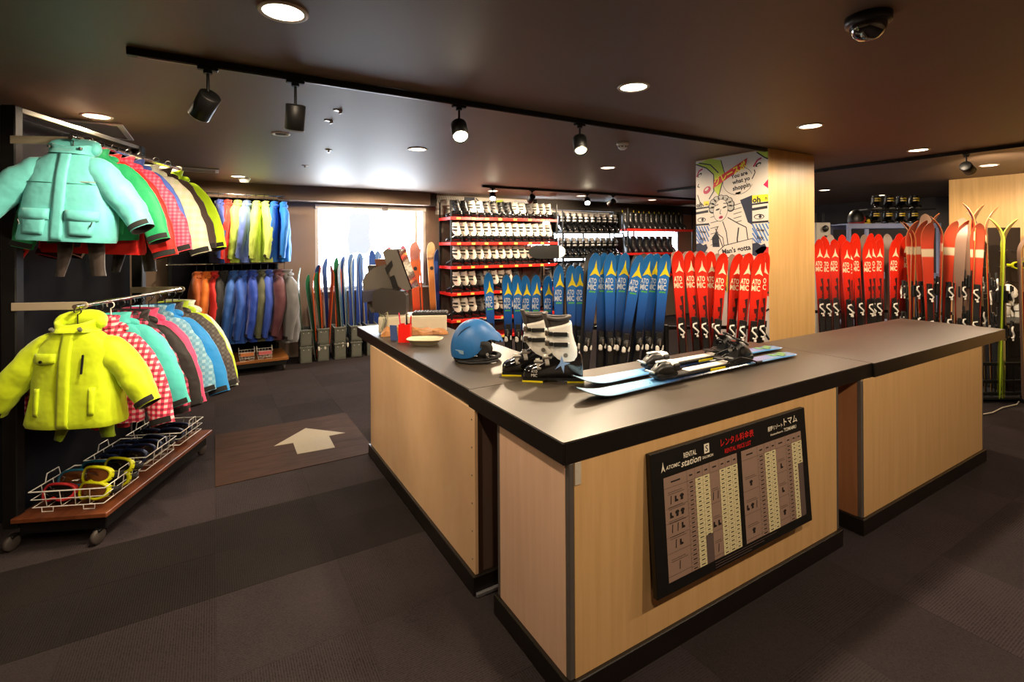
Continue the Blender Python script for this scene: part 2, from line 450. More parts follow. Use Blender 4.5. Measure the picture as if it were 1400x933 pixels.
EDGE = mat('worktop_edge_black', '#120e0c', 0.35, var=0.2)
def worktop(label, x0, x1, y0, y1):
    t = thing('worktop', label, 'worktop', ((x0 + x1) / 2, (y0 + y1) / 2, 0), 0, 'reception counter worktops')
    ww, dd = x1 - x0, y1 - y0
    MB().box((0, 0, 0.957), (ww - 0.012, dd - 0.012, 0.083), ch=0.001).obj('slab', TOPM, t)
    MB().box((0, 0, 0.9985), (ww - 0.003, dd - 0.003, 0.003)).obj('laminate_sheet', TOPM, t)
    for sx in (-1, 1): MB().box((sx * (ww / 2 - 0.004), 0, 0.9555), (0.008, dd, 0.083), ch=0.002).obj('edge_band', EDGE, t)
    for sy in (-1, 1): MB().box((0, sy * (dd / 2 - 0.004), 0.9555), (ww - 0.016, 0.008, 0.083), ch=0.002).obj('edge_band', EDGE, t)
    return t
wtA = worktop('dark laminate worktop on the left carrying the till and helmet', 1.117, 1.80, 2.297, 4.63)
wtB = worktop('dark laminate worktop at the near corner under the skis', 1.107, 3.447, 1.491, 2.294)
wtC = worktop('dark laminate worktop at the right end', 3.450, 5.72, 1.477, 2.226)

# ================================================================== CEILING FITTINGS
LAMP = mat('lamp_diffuser', '#fff4e0', 0.5, emit=(1.0, 0.86, 0.62), estr=5.0)
RIMW = mat('downlight_rim', '#d8cdbd', 0.4)
def make_downlight():
    t = bpy.data.objects.new('downlight', None); C.objects.link(t)
    MB().lathe([(0.076, 0.0), (0.094, 0.0), (0.094, -0.004), (0.088, -0.009), (0.076, -0.006)], 32, cap=(False, False)).obj('rim', RIMW, t)
    MB().lathe([(0.0005, -0.004), (0.04, -0.004), (0.076, -0.0035), (0.076, -0.001)], 32, cap=(False, False)).obj('diffuser', LAMP, t)
    return t
dl0 = make_downlight()
DLP = [(0.24, 2.145, 'above the aisle, nearest to the viewer'), (2.12, 2.145, 'right above the skis on the counter'), (4.04, 2.165, 'near the pillar above the counter'),
       (6.04, 2.19, 'right of the pillar beyond the counter end'), (8.01, 2.205, 'next to the pale partition wall'),
       (-0.70, 4.50, 'above the jacket stand with the green jacket'), (1.68, 4.56, 'behind the bright track spotlight'), (4.07, 4.55, 'above the blue skis, left of the pillar'),
       (9.13, 4.66, 'just right of the pillar, in the back room'), (11.13, 4.65, 'beside the black and yellow boots'),
       (0.28, 7.44, 'above the far jacket stand'), (2.14, 7.44, 'in front of the bright window'), (4.08, 7.44, 'above the white boot shelves'),
       (5.98, 7.44, 'above the black boot shelves'), (7.82, 7.40, 'above the shelf of tall black boots')]
DLE = {0: 40, 1: 40, 2: 52, 3: 40, 4: 40, 5: 34, 6: 36, 7: 36, 8: 22, 9: 22, 10: 40, 11: 56, 12: 50, 13: 40, 14: 40, 15: 40, 16: 46, 17: 34, 18: 20, 19: 18}
DLP += [(x_, y_, w_) for x_, y_, w_ in [(0.24, -0.25, 'added unseen behind the viewer above the aisle'), (2.12, -0.25, 'added unseen behind the viewer before the price board'), (4.04, -0.25, 'added unseen off to the right before the counter'), (6.04, -0.25, 'added unseen off to the right by the partition'), (-1.7, 2.15, 'added unseen off to the left before the jacket stand')]]  # unseen downlights added outside the view to light the counter front
roots = [dl0] + [copy_tree(dl0) for _ in DLP[1:]]
for i, (x, y, where) in enumerate(DLP):
    o = roots[i]
    o.location = (x, y, CEIL)
    tag(o, 'round glowing ceiling downlight ' + where, 'downlight', 'recessed round downlights')
    l = bpy.data.lights.new('downlight_lamp', 'SPOT'); l.energy = DLE.get(i, 24) * 2.2; l.color = WARMW
    l.spot_size = R(176); l.spot_blend = 0.35; l.shadow_soft_size = 0.07
    lo = bpy.data.objects.new('downlight_lamp', l); C.objects.link(lo); lo.parent = o; lo.location = (0, 0, -0.012)

# track rails and spotlights
def rail(label, a, b):
    a = Vector(a); b = Vector(b); L_ = (b - a).length
    ang = math.atan2(b.y - a.y, b.x - a.x)
    t = thing('track_rail', label, 'track rail', tuple(a), ang, 'ceiling track rails')
    MB().box((L_ / 2, 0, -0.019), (L_, 0.036, 0.034), ch=0.003).obj('rail', BLACKM, t)
    MB().box((L_ / 2, 0, -0.0375), (L_ - 0.06, 0.012, 0.003)).obj('slot', mat('rail_slot', '#5b5550', 0.3, 0.8), t)
    MB().box((0.03, 0, -0.02), (0.08, 0.040, 0.036), ch=0.003).obj('feed_box', BLACKM, t)
    return t
rail('long black track rail above the counter ending near the pillar', (-0.33, 2.885, CEIL), (4.60, 2.885, CEIL))
rail('black track rail above the boot shelves', (3.55, 6.80, CEIL), (9.2, 6.80, CEIL))
rail('black track rail right of the pillar', (6.50, 3.45, CEIL), (6.50, 0.6, CEIL))
rail('short black track rail behind the pillar', (6.6, 6.1, CEIL), (6.6, 5.15, CEIL))
SPOTG = mat('spot_lens_bright', '#fff3d8', 0.3, emit=(1.0, 0.85, 0.6), estr=40.0)
SPOTD = mat('spot_lens', '#e8dcc4', 0.3, emit=(1.0, 0.85, 0.6), estr=1.5)
def spotlight(label, x, y, target, energy, size=38, drop=0.13, bright=False, s=1.0, col=(1.0, 0.80, 0.55)):
    t = thing('track_spotlight', label, 'spotlight', (x, y, CEIL - 0.037), 0, 'black track spotlights')
    MB().box((0, 0, -0.008), (0.09, 0.034, 0.016), ch=0.004).cyl((0, 0, -0.024), 0.02, 0.016, 16).obj('adapter', BLACKM, t)
    MB().cyl((0, 0, -drop / 2 - 0.03), 0.007, drop, 10).obj('stem', BLACKM, t)
    p = Vector((x, y, CEIL - 0.037 - 0.03 - drop))
    d = (Vector(target) - p).normalized()
    q = (-d).to_track_quat('Z', 'Y').to_matrix().to_4x4()
    M = T((0, 0, -0.03 - drop)) @ q @ T((0, 0, -0.03 * s)) @ SC(s)
    lb_ = MB().lathe([(0.001, 0.06), (0.046, 0.06), (0.05, 0.056), (0.05, -0.075), (0.046, -0.075), (0.043, -0.06), (0.001, -0.06)], 28, cap=(False, False)).obj('lamp_body', BLACKM, t, M)
    MB().lathe([(0.0005, -0.0605), (0.043, -0.0605), (0.0425, -0.0615), (0.0005, -0.0615)], 24, cap=(False, False)).obj('lens', SPOTG if bright else SPOTD, lb_)
    MB().lathe([(0.046, -0.0755), (0.0505, -0.0755), (0.0505, -0.070)], 28, cap=(False, False)).obj('lamp_ring', STEEL, lb_)
    l = bpy.data.lights.new('spot_lamp', 'SPOT'); l.energy = energy; l.color = col
    l.spot_size = R(size); l.spot_blend = 0.6; l.shadow_soft_size = 0.04
    lo = bpy.data.objects.new('spot_lamp', l); C.objects.link(lo); lo.parent = t
    lo.matrix_local = T((0, 0, -0.03 - drop)) @ q @ T((0, 0, -0.13 * s))
    return t
spotlight('leftmost black track spotlight, tilted towards the jackets', -0.02, 2.885, (-0.6, 3.9, 1.5), 60, 90)
spotlight('second black track spotlight from the left, seen from behind', 0.38, 2.885, (0.34, 3.7, 0.0), 60, 80)
spotlight('dazzling track spotlight shining straight at the viewer', 1.34, 2.885, (0.9, 1.5, 0.9), 60, 60, 0.11, True)
spotlight('track spotlight above the counter aimed at the skis', 2.31, 2.885, (1.75, 1.95, 1.0), 150, 62, 0.10)
spotlight('spotlight above the boot shelves with a dazzling lens', 3.72, 6.80, (3.0, 5.4, 1.2), 60, 60, 0.08, True)
spotlight('dark spotlight above the white boot shelf', 4.45, 6.80, (4.5, 7.95, 1.7), 85, 110, 0.08)
spotlight('small dazzling spotlight above the black boot shelf', 5.6, 6.80, (4.6, 5.4, 1.2), 60, 60, 0.08, True)
spotlight('dark spotlight right of the small dazzling one', 6.2, 6.80, (5.9, 7.95, 1.7), 90, 110, 0.08)
spotlight('black spotlight near the partition wall at the right', 6.50, 1.96, (9.3, 1.9, 1.5), 110, 100, 0.10)
# small ceiling fittings
o = thing('dome_camera', 'black glossy security dome camera on the dark ceiling', 'camera', (2.30, 1.0, CEIL))
MB().lathe([(0.001, 0), (0.082, 0), (0.082, -0.03), (0.075, -0.036), (0.001, -0.036)], 32, cap=(False, False)).obj('base', BLACKP, o)
MB().lathe([(0.066, -0.034), (0.066, -0.045), (0.062, -0.06), (0.052, -0.078), (0.034, -0.092), (0.014, -0.098), (0.0005, -0.099)], 32, cap=(False, False)).obj('dome', mat('smoked_dome', '#1c1a1a', 0.03, coat=1.0, spec=1.0), o)
o = thing('smoke_detector', 'white smoke detector on the ceiling behind the track rail', 'smoke detector', (3.19, 3.37, CEIL))
MB().lathe([(0.001, 0), (0.055, 0), (0.055, -0.02), (0.048, -0.026), (0.001, -0.026)], 28, cap=(False, False)).obj('base', WHITEP, o)
MB().lathe([(0.040, -0.026), (0.044, -0.03), (0.040, -0.052), (0.022, -0.066), (0.001, -0.068)], 24, cap=(False, False)).obj('sensor_head', WHITEP, o)
for k in range(8):
    a = k * PI / 4
    MB().box((0, 0, 0), (0.010, 0.004, 0.012)).obj('vent_slot', BLACKP, o, RZ(k * 45) @ T((0.0425, 0, -0.042)) @ RZ(90))
o = thing('ceiling_speaker', 'small round white speaker grille flush in the ceiling', 'speaker', (0.478, 4.48, CEIL))
MB().lathe([(0.001, -0.002), (0.05, -0.002), (0.052, -0.006), (0.068, -0.008), (0.072, 0)], 28, cap=(False, False)).obj('rim', RIMW, o)
for k in range(6): MB().box((0, 0, 0), (0.09 - abs(k - 2.5) * 0.012, 0.006, 0.003)).obj('slat', mat('grille_dark', '#4b443d', 0.5), o, T((0, (k - 2.5) * 0.014, -0.0035)))
for i, (x, y, lb) in enumerate([(0.73, 3.84, 'tiny square steel ceiling bracket, the nearer lower one'), (0.73, 3.52, 'tiny square steel ceiling bracket close to the track rail')]):
    o = thing('ceiling_bracket', lb, 'bracket', (x, y, CEIL), 0.4, 'tiny ceiling brackets')
    MB().box((0, 0, -0.003), (0.055, 0.03, 0.006), ch=0.001).box((0.022, 0, -0.012), (0.008, 0.03, 0.014)).obj('plate', STEEL, o)
for i, (x, y, lb) in enumerate([(0.95, 5.0, 'small sprinkler head on the ceiling left of the glare'), (0.9, 6.1, 'small sprinkler head farther back on the ceiling')]):
    o = thing('sprinkler_head', lb, 'sprinkler', (x, y, CEIL), 0, 'ceiling sprinkler heads')
    MB().lathe([(0.001, 0), (0.035, 0), (0.03, -0.006), (0.001, -0.006)], 20, cap=(False, False)).obj('escutcheon', RIMW, o)
    MB().cyl((0, 0, -0.015), 0.008, 0.02, 10).cyl((0, 0, -0.027), 0.014, 0.003, 12).obj('nozzle', STEEL, o)
o = thing('smoke_detector', 'white fire detector hanging below the far downlight', 'smoke detector', (0.36, 7.62, CEIL))
MB().lathe([(0.001, 0), (0.07, 0), (0.065, -0.03), (0.05, -0.055), (0.001, -0.06)], 24, cap=(False, False)).obj('sensor_head', WHITEP, o)
MB().lathe([(0.07, 0), (0.076, 0), (0.076, -0.012), (0.07, -0.012)], 24, cap=(False, False)).obj('base', WHITEP, o)
# square frames flush in the ceiling (air conditioner hatch and access hatch)
for (x0, y0, x1, y1, lb) in [(-1.25, 4.70, -0.58, 5.32, 'pale framed ceiling hatch above the jacket stand'), (-0.75, 6.85, 0.06, 7.18, 'long framed air vent in the ceiling')]:
    o = thing('ceiling_hatch', lb, 'hatch', ((x0 + x1) / 2, (y0 + y1) / 2, CEIL), 0, 'flush ceiling hatches')
    ww, dd = x1 - x0, y1 - y0
    MB().box((0, 0, -0.003), (ww - 0.05, dd - 0.05, 0.005)).obj('hatch_panel', mat('hatch_paint', '#7d7877', 0.5), o)
    for s_ in (-1, 1):
        MB().box((s_ * (ww / 2 - 0.02), 0, -0.006), (0.04, dd, 0.012), ch=0.002).obj('frame_bar', mat('hatch_frame', '#bdbabb', 0.4), o)
        MB().box((0, s_ * (dd / 2 - 0.02), -0.006), (ww - 0.08, 0.04, 0.012), ch=0.002).obj('frame_bar', mat('hatch_frame', '#bdbabb', 0.4), o)

# ================================================================== JACKETS AND THEIR STANDS
def fabric(name, col, rough=0.62, var=0.08):
    return mat(name, col, rough, var=var, scale=14, bump=0.6, bscale=5.5, spec=0.35, sheen=0.15, bdist=0.035)
def plaid(name, base, c2, c3, sc=26.0):
    if name in MATS: return MATS[name]
    m = bpy.data.materials.new(name); MATS[name] = m
    nt, b = nodes_of(m); N = nt.nodes; L = nt.links
    tc = N.new('ShaderNodeTexCoord')
    def bands(direction, s, lo):
        wv = N.new('ShaderNodeTexWave'); wv.bands_direction = direction; wv.inputs['Scale'].default_value = s
        L.new(tc.outputs['Object'], wv.inputs['Vector'])
        gt = N.new('ShaderNodeMath'); gt.operation = 'GREATER_THAN'; gt.inputs[1].default_value = lo
        L.new(wv.outputs['Fac'], gt.inputs[0]); return gt.outputs[0]
    a = bands('X', sc / 2, 0.5); c = bands('Z', sc / 2, 0.5)
    ad = N.new('ShaderNodeMath'); ad.operation = 'ADD'; L.new(a, ad.inputs[0]); L.new(c, ad.inputs[1])
    hf = N.new('ShaderNodeMath'); hf.operation = 'MULTIPLY'; hf.inputs[1].default_value = 0.5; L.new(ad.outputs[0], hf.inputs[0])
    cr = N.new('ShaderNodeValToRGB'); cr.color_ramp.interpolation = 'CONSTANT'
    e = cr.color_ramp.elements; e[0].position = 0; e[0].color = rgb(base); e[1].position = 0.3; e[1].color = rgb(c2)
    e2 = e.new(0.8); e2.color = rgb(c3)
    L.new(hf.outputs[0], cr.inputs['Fac']); L.new(cr.outputs['Color'], b.inputs['Base Color'])
    b.inputs['Roughness'].default_value = 0.65
    return m
LINING = fabric('dark_lining', '#241a17'); VELCRO = mat('black_velcro', '#0e0d0d', 0.8)

def interp(tab, z):
    if z <= tab[0][0]: return tab[0][1:]
    for a, b in zip(tab[:-1], tab[1:]):
        if z <= b[0]:
            k = (z - a[0]) / (b[0] - a[0]); k = k * k * (3 - 2 * k) * 0.5 + k * 0.5
            return tuple(p + (q - p) * k for p, q in zip(a[1:], b[1:]))
    return tab[-1][1:]
SE = 2.6
def se_ring(w_, d_, z, n, seed, amp, yo=0.0):
    out = []
    for k in range(n):
        t = 2 * PI * k / n; c, s = math.cos(t), math.sin(t)
        x = w_ * math.copysign(abs(c) ** (2 / SE), c); y = d_ * math.copysign(abs(s) ** (2 / SE), s)
        f = 1.0
        if amp:
            q = Vector((x * 6 + seed * 3.1, y * 6, z * 5.0 + seed))
            f += amp * 1.5 * mnoise.noise(q) + amp * 0.25 * math.sin(z * 24 + 5 * math.sin(t * 2 + seed) + seed) * abs(c)
            # soft vertical folds towards the hem
            f += amp * 0.5 * math.sin(t * 7 + seed + 2 * z) * max(0.0, -z)
        out.append((x * f, y * f + yo, z))
    return out
KID = [(-0.60, .232, .105), (-0.585, .238, .108), (-0.48, .226, .104), (-0.36, .212, .098), (-0.26, .204, .09), (-0.20, .196, .082), (-0.165, .176, .074), (-0.13, .135, .066), (-0.10, .095, .060), (-0.075, .075, .056)]
ADU = [(-0.93, .27, .135), (-0.915, .275, .14), (-0.75, .27, .15), (-0.55, .265, .145), (-0.38, .26, .135), (-0.28, .25, .12), (-0.225, .225, .10), (-0.18, .17, .085), (-0.14, .11, .072), (-0.115, .08, .062)]
def sleeve_mb(side, path, radii, seed, flat=0.82):
    mb = MB(); P = [Vector((side * p[0], p[1], p[2])) for p in path]
    # resample
    pts = []; rs = []
    for i in range(len(P) - 1):
        for k in range(5):
            t = k / 5; pts.append(P[i].lerp(P[i + 1], t)); rs.append(radii[i] + (radii[i + 1] - radii[i]) * t)
    pts.append(P[-1]); rs.append(radii[-1])
    for _ in range(2):
        pts = [pts[0]] + [(pts[i - 1] + pts[i] * 2 + pts[i + 1]) / 4 for i in range(1, len(pts) - 1)] + [pts[-1]]
    rings = []; n = 18
    for i, p in enumerate(pts):
        t = (pts[min(i + 1, len(pts) - 1)] - pts[max(i - 1, 0)]).normalized()
        a = Vector((0, 1, 0)); b = t.cross(a).normalized(); a = b.cross(t)
        r = rs[i]; rg = []
        for k in range(n):
            th = 2 * PI * k / n
            f = 1 + 0.022 * math.sin(i * 1.5 + 3 * math.sin(th * 1.5 + seed)) + 0.13 * mnoise.noise(Vector((i * .42 + seed, math.cos(th) * 1.1 + seed, math.sin(th) * 1.1)))
            rg.append(tuple(p + (a * math.cos(th) * flat + b * math.sin(th)) * r * f))
        rings.append(rg)
    t = (pts[-1] - pts[-2]).normalized()
    rings.append([tuple(Vector(q) + t * 0.012) for q in rings[-1]])
    mb.loft(rings, (True, False), True)
    c = sum((Vector(q) for q in rings[-1]), Vector()) / n
    inner = [tuple(c + (Vector(q) - c) * 0.86 - t * 0.0) for q in rings[-1]]
    deep = [tuple(c + (Vector(q) - c) * 0.8 - t * 0.05) for q in rings[-1]]
    mb.loft([rings[-1], inner, deep], (False, True), True, mi=1)
    return mb, pts, rs
def torso_mb(tab, seed, n=44):
    mb = MB(); rings = []; z0, z1 = tab[0][0], tab[-1][0]; m = 34
    for i in range(m + 1):
        z = z0 + (z1 - z0) * i / m; w_, d_ = interp(tab, z)
        amp = (0.055 if tab is KID else 0.10) * min(1, (z1 - z) / 0.12)
        rings.append(se_ring(w_, d_, z, n, seed, amp))
    mb.loft(rings, (False, True), True)
    w_, d_ = tab[0][1:]
    inn = [tuple((q[0] * .95, q[1] * .93, q[2] + 0.004)) for q in rings[0]]
    up = [(q[0] * .88, q[1] * .80, z0 + 0.14) for q in rings[0]]
    mb.loft([rings[0], inn, up], (False, True), True, mi=1)
    return mb
def front_y(tab, x, z, seed):
    w_, d_ = interp(tab, z); k = min(0.98, abs(x) / w_)
    return -d_ * (1 - k ** SE) ** (1 / SE)
def patch(mb, tab, x0, x1, z0, z1, off=0.012, nx=6, nz=8, taper=0.0, mi=0, seed=0, droop=0.0):
    rows_ = []
    for j in range(-1, nz + 2):
        jj = min(max(j, 0), nz); z = z0 + (z1 - z0) * jj / nz; row = []
        for i in range(-1, nx + 2):
            ii = min(max(i, 0), nx); u = ii / nx
            xa = x0 + taper * (1 - jj / nz); xb = x1 - taper * (1 - jj / nz)
            x = xa + (xb - xa) * u
            edge = i in (-1, nx + 1) or j in (-1, nz + 1)
            zz = z - droop * math.sin(PI * u) * (1 - jj / nz)
            y = front_y(tab, x, zz, seed)
            w = math.sin(PI * min(max(u, .08), .92)) ** .4 * math.sin(PI * min(max(jj / nz, .08), .92)) ** .4
            y += 0.004 if edge else -off * w - 0.006
            row.append((x, y, zz))
        rows_.append(row)
    mb.loft(rows_, closed=False, mi=mi)
_jm = {}
def jacket_meshes(kind, seed):
    k = (kind, seed)
    if k in _jm: return _jm[k]
    tab = KID if kind == 'kid' else ADU
    D = {}
    D['body'] = torso_mb(tab, seed).mesh('jacket_body', [LINING, LINING])
    if kind == 'kid':
        path = [(.06, .0, -.165), (.15, 0, -.195), (.235, -.01, -.28), (.32, -.03, -.39), (.385, -.045, -.50)]
        rad = [.045, .080, .082, .075, .060]
        if seed > 2: path = [(.06, .0, -.165), (.155, 0, -.205), (.235, -.01, -.31), (.305, -.03, -.45), (.35, -.05, -.60)]
    else:
        path = [(.09, 0, -.20), (.20, 0, -.26), (.275, -.01, -.45), (.30, -.045, -.66), (.295, -.085, -.85)]
        rad = [.055, .10, .10, .086, .07]
    for nm, sd in (('sleeve_r', 1), ('sleeve_l', -1)):
        rnd = random.Random(seed * 7 + sd)
        pp = [(a, b + rnd.uniform(-.02, .02), c + rnd.uniform(-.012, .012)) for a, b, c in path]
        mb, pts, rs = sleeve_mb(sd, pp, rad, seed + sd)
        D[nm] = mb.mesh('jacket_sleeve', [LINING, LINING])
        t = (pts[-1] - pts[-4]).normalized(); a = Vector((0, 1, 0)); b = t.cross(a).normalized(); a = b.cross(t)
        c = MB(); r_ = rs[-1]
        arc = lambda rr, off: [tuple(pts[-1] + t * off + (a * math.cos(th) * .84 + b * math.sin(th)) * rr for th in [0]) for _ in [0]]
        rg = []
        for off in (-.022, 0.008):
            rg.append([tuple(pts[-1] + t * off + (a * math.cos(PI + (q - 3.5) * .28) * .84 + b * math.sin(PI + (q - 3.5) * .28)) * r_ * 1.13) for q in range(8)])
        c.loft(rg, closed=False)
        D['cuff_' + nm[-1]] = c.mesh('cuff_tab', [VELCRO])
    zc = tab[-1][0]
    col = MB(); rings = []
    for z, w_, d_, yo in [(zc - .03, .105, .078, 0), (zc - .01, .092, .075, 0), (zc + .012, .095, .078, .005), (zc + .028, .10, .083, .012), (zc + .031, .092, .075, .012), (zc + .0, .07, .055, .01)]:
        rg = []
        for q in se_ring(w_, d_, z, 28, seed, 0.05, yo):
            dip = max(0.0, -q[1] / d_) ** 3 * 0.035 if z > zc else 0
            rg.append((q[0], q[1], q[2] - dip))
        rings.append(rg)
    col.loft(rings, (False, True), True)
    D['collar'] = col.mesh('collar', [LINING])
    hd = MB(); rings = []
    for i in range(12):
        t = i / 11 * PI; s_ = max(0.04, math.sin(t)); x = -(.125 if seed < 3 else .14) * math.cos(t)
        rg = []
        for k2 in range(16):
            th = 2 * PI * k2 / 16
            f = 1 + .12 * mnoise.noise(Vector((x * 9, math.cos(th) * 1.5 + seed, math.sin(th) * 1.5)))
            rg.append((x, .065 - .045 * math.cos(t) ** 2 + .058 * s_ ** .6 * math.cos(th) * f, zc + (.024 if seed < 3 else -.028) - .012 * (1 - s_) + (.056 if seed < 3 else .030) * s_ ** .6 * math.sin(th) * f))
        rings.append(rg)
    hd.loft(rings, (True, True), True)
    D['hood'] = hd.mesh('hood', [LINING])
    pk = MB(); patch(pk, tab, -.026, .03, tab[0][0] + .006, zc - .02, .006, 4, 22)
    D['placket'] = pk.mesh('placket', [LINING])
    for nm, sx in (('pocket_r', 1), ('pocket_l', -1)):
        p = MB()
        xa, xb = (.045, .185) if sx > 0 else (-.185, -.04)
        zt = tab[0][0] + .165
        patch(p, tab, xa + .006, xb - .006, zt - .13, zt - .01, .016, 6, 6, taper=.012)
        patch(p, tab, xa - .004, xb + .004, zt - .045, zt + .012, .026, 6, 3, droop=.008)
        D[nm] = p.mesh('pocket', [LINING])
    _jm[k] = D
    return D
HANGM = {}
def hanger(label, M, white=False):
    t = thing('coat_hanger', label, 'hanger', M=M, group='coat hangers on the bars')
    if 'hook' not in HANGM:
        hook = [(0.019 * math.cos(a), 0, 0.019 * math.sin(a)) for a in [R(d) for d in range(200, -70, -30)]]
        hook = [(-0.019 * math.cos(R(d)), 0, 0.004 + 0.019 * math.sin(R(d))) for d in range(-30, 271, 30)] 
        hook += [(0, 0, -.04), (0, 0, -.10)]
        HANGM['hook'] = MB().tube(hook, .003, 6).mesh('hook', [BLACKP])
        sh = [(-.17, 0, -.185), (-.12, 0, -.155), (-.05, 0, -.12), (0, 0, -.105), (.05, 0, -.12), (.12, 0, -.155), (.17, 0, -.185)]
        HANGM['arm'] = MB().tube(sh, .010, 8).mesh('shoulder_arm', [BLACKP])
    m = WHITEP if white else BLACKP
    link('hook', HANGM['hook'], t, None, [m]); link('shoulder_arm', HANGM['arm'], t, None, [m])
    return t
def jacket(label, M, m, kind='kid', seed=1, m2=None, detail=True, scale=1.0, group=None, hood=True, white_hanger=False, thin=1.0):
    m2 = m2 or m
    D = jacket_meshes(kind, seed)
    Mi = M @ SC(scale, scale * thin, scale)
    hanger('hanger of the ' + label, M @ SC(scale), white_hanger)
    t = thing('ski_jacket', label, 'jacket', M=Mi, group=group)
    link('body', D['body'], t, None, [m, LINING])
    for s_ in 'rl':
        sl_ = link('sleeve', D['sleeve_' + s_], t, None, [m2, LINING])
        link('cuff_tab', D['cuff_' + s_], sl_, None, [VELCRO])
    link('collar', D['collar'], t, None, [m])
    if hood: link('hood', D['hood'], t, None, [m])
    if detail:
        link('placket', D['placket'], t, None, [m])
        for s_ in 'rl': link('pocket', D['pocket_' + s_], t, None, [m])
    return t

# ---- the near stand (wheeled, turned a little in the room)
K1 = T((-0.591, 3.757, 0)) @ RZ(-23.3)
PANEL = mat('slat_panel_grey', '#14141a', 0.85, spec=0.1, var=0.12, scale=40, stretch=(1, 1, 0.02))
DECK = wood_mat('deck_board_brown', '#5a2c18', '#7a4426', 0.35, (10, 1.2, 10))
DECK2 = wood_mat('deck_board_orange', '#8a5526', '#a86c34', 0.4, (1.2, 10, 10))
rk = thing('jacket_stand', 'black wheeled jacket stand at the left with two bars', 'clothes rack', M=K1)
for y in (0.03, 1.23):
    MB().box((-.46, y, 1.34), (.08, .06, 2.44), ch=.006).obj('upright', BLACKM, rk)
MB().box((-.46, .63, 2.545), (.06, 1.14, .03), ch=.004).obj('top_rail', STEEL, rk)
MB().box((-.53, .63, 1.33), (.02, 1.18, 2.38)).obj('back_panel', PANEL, rk)
MB().box((-.19, .63, .115), (.46, 1.24, .07), ch=.006).obj('base_frame', BLACKM, rk)
MB().box((-.185, .635, .178), (.50, 1.33, .028), ch=.004).obj('deck', DECK, rk)
for (x, y) in ((.0, .0), (-.45, .0), (.0, 1.26), (-.45, 1.26)):
    c = MB().lathe([(.001, -.014), (.036, -.014), (.044, -.008), (.044, .008), (.036, .014), (.001, .014)], 24, cap=(False, False)).obj('caster_wheel', mat('caster_rubber', '#3a3330', 0.6), rk, T((x, y, .044)) @ RY(90) @ RX(15))
    MB().box((x, y + .01, .078), (.036, .05, .02), ch=.004).obj('caster_fork', BLACKM, rk)
for z, x in ((2.36, -.075), (1.40, -.06)):
    MB().tube([(x, -.085, z), (x, 1.10, z)], .0125, 14).obj('hanging_bar', CHROME, rk)
    for y in (-.005, 1.08):
        b = MB(); b.box(((x - .42) / 2 - .01, y, z - .002), (x + .44, .006, .046), ch=.002); b.cyl((x, y, z), .02, .008, 16, M=T((x, y, z)) @ RX(90) @ T((-x, -y, -z)))
        b.obj('bracket', mat('satin_bracket', '#b4a68f', .5, .35), rk)
UP = [('teal child ski jacket at the front of the upper bar', fabric('teal_fabric', '#5cb2b2'), None),
      ('dark green ski jacket behind the teal jacket', fabric('green_fabric', '#128a55'), None),
      ('bright red ski jacket on the upper bar of the near stand', fabric('red_fabric', '#d81a14'), None),
      ('pink and red striped ski jacket on the upper bar', plaid('pink_stripe', '#d22a4a', '#dc4462', '#d86a80', 30), None),
      ('blue ski jacket between the pink striped and cream ones', fabric('slate_blue_fabric', '#4560b0'), None),
      ('cream and pale yellow ski jacket on the upper bar', plaid('cream_print', '#d8d2be', '#d2ccb4', '#c8cca4', 14), None),
      ('dark brown ski jacket with lime edge on the upper bar', fabric('dark_brown_fabric', '#37241b'), None),
      ('fluorescent lime ski jacket last on the upper near bar', fabric('fluo_lime_fabric', '#c4f018'), None)]
LO = [('fluorescent yellow child ski jacket at the front of the lower bar', fabric('fluo_yellow_fabric', '#c4dc12'), None),
      ('pink gingham ski jacket right behind the yellow one', plaid('pink_gingham', '#e0b4b8', '#d23a5c', '#8a1530', 22), None),
      ('aqua ski jacket on the lower bar', fabric('aqua_fabric', '#46b6b0'), None),
      ('black and pink checked ski jacket on the lower bar', plaid('pink_check', '#d8486c', '#7a1a34', '#1a1014', 18), None),
      ('black ski jacket on the lower bar', fabric('black_fabric', '#1a1414'), None),
      ('plain pink ski jacket behind the black one', fabric('pink_fabric', '#d8406c'), None),
      ('light blue checked ski jacket on the lower bar', plaid('blue_check', '#6fa4bc', '#5f96b2', '#8cb4c4', 16), None),
      ('bright blue ski jacket on the lower bar', fabric('bright_blue_fabric', '#1a7fc4'), None),
      ('dark grey brown checked ski jacket on the lower bar', plaid('grey_check', '#453d38', '#3a322e', '#55504a', 22), None),
      ('lime green ski jacket near the end of the lower bar', fabric('lime_fabric', '#b4d030'), None),
      ('white ski jacket last on the lower bar', plaid('white_print', '#d8d6cc', '#c8d2cc', '#bcd0c8', 26), None)]
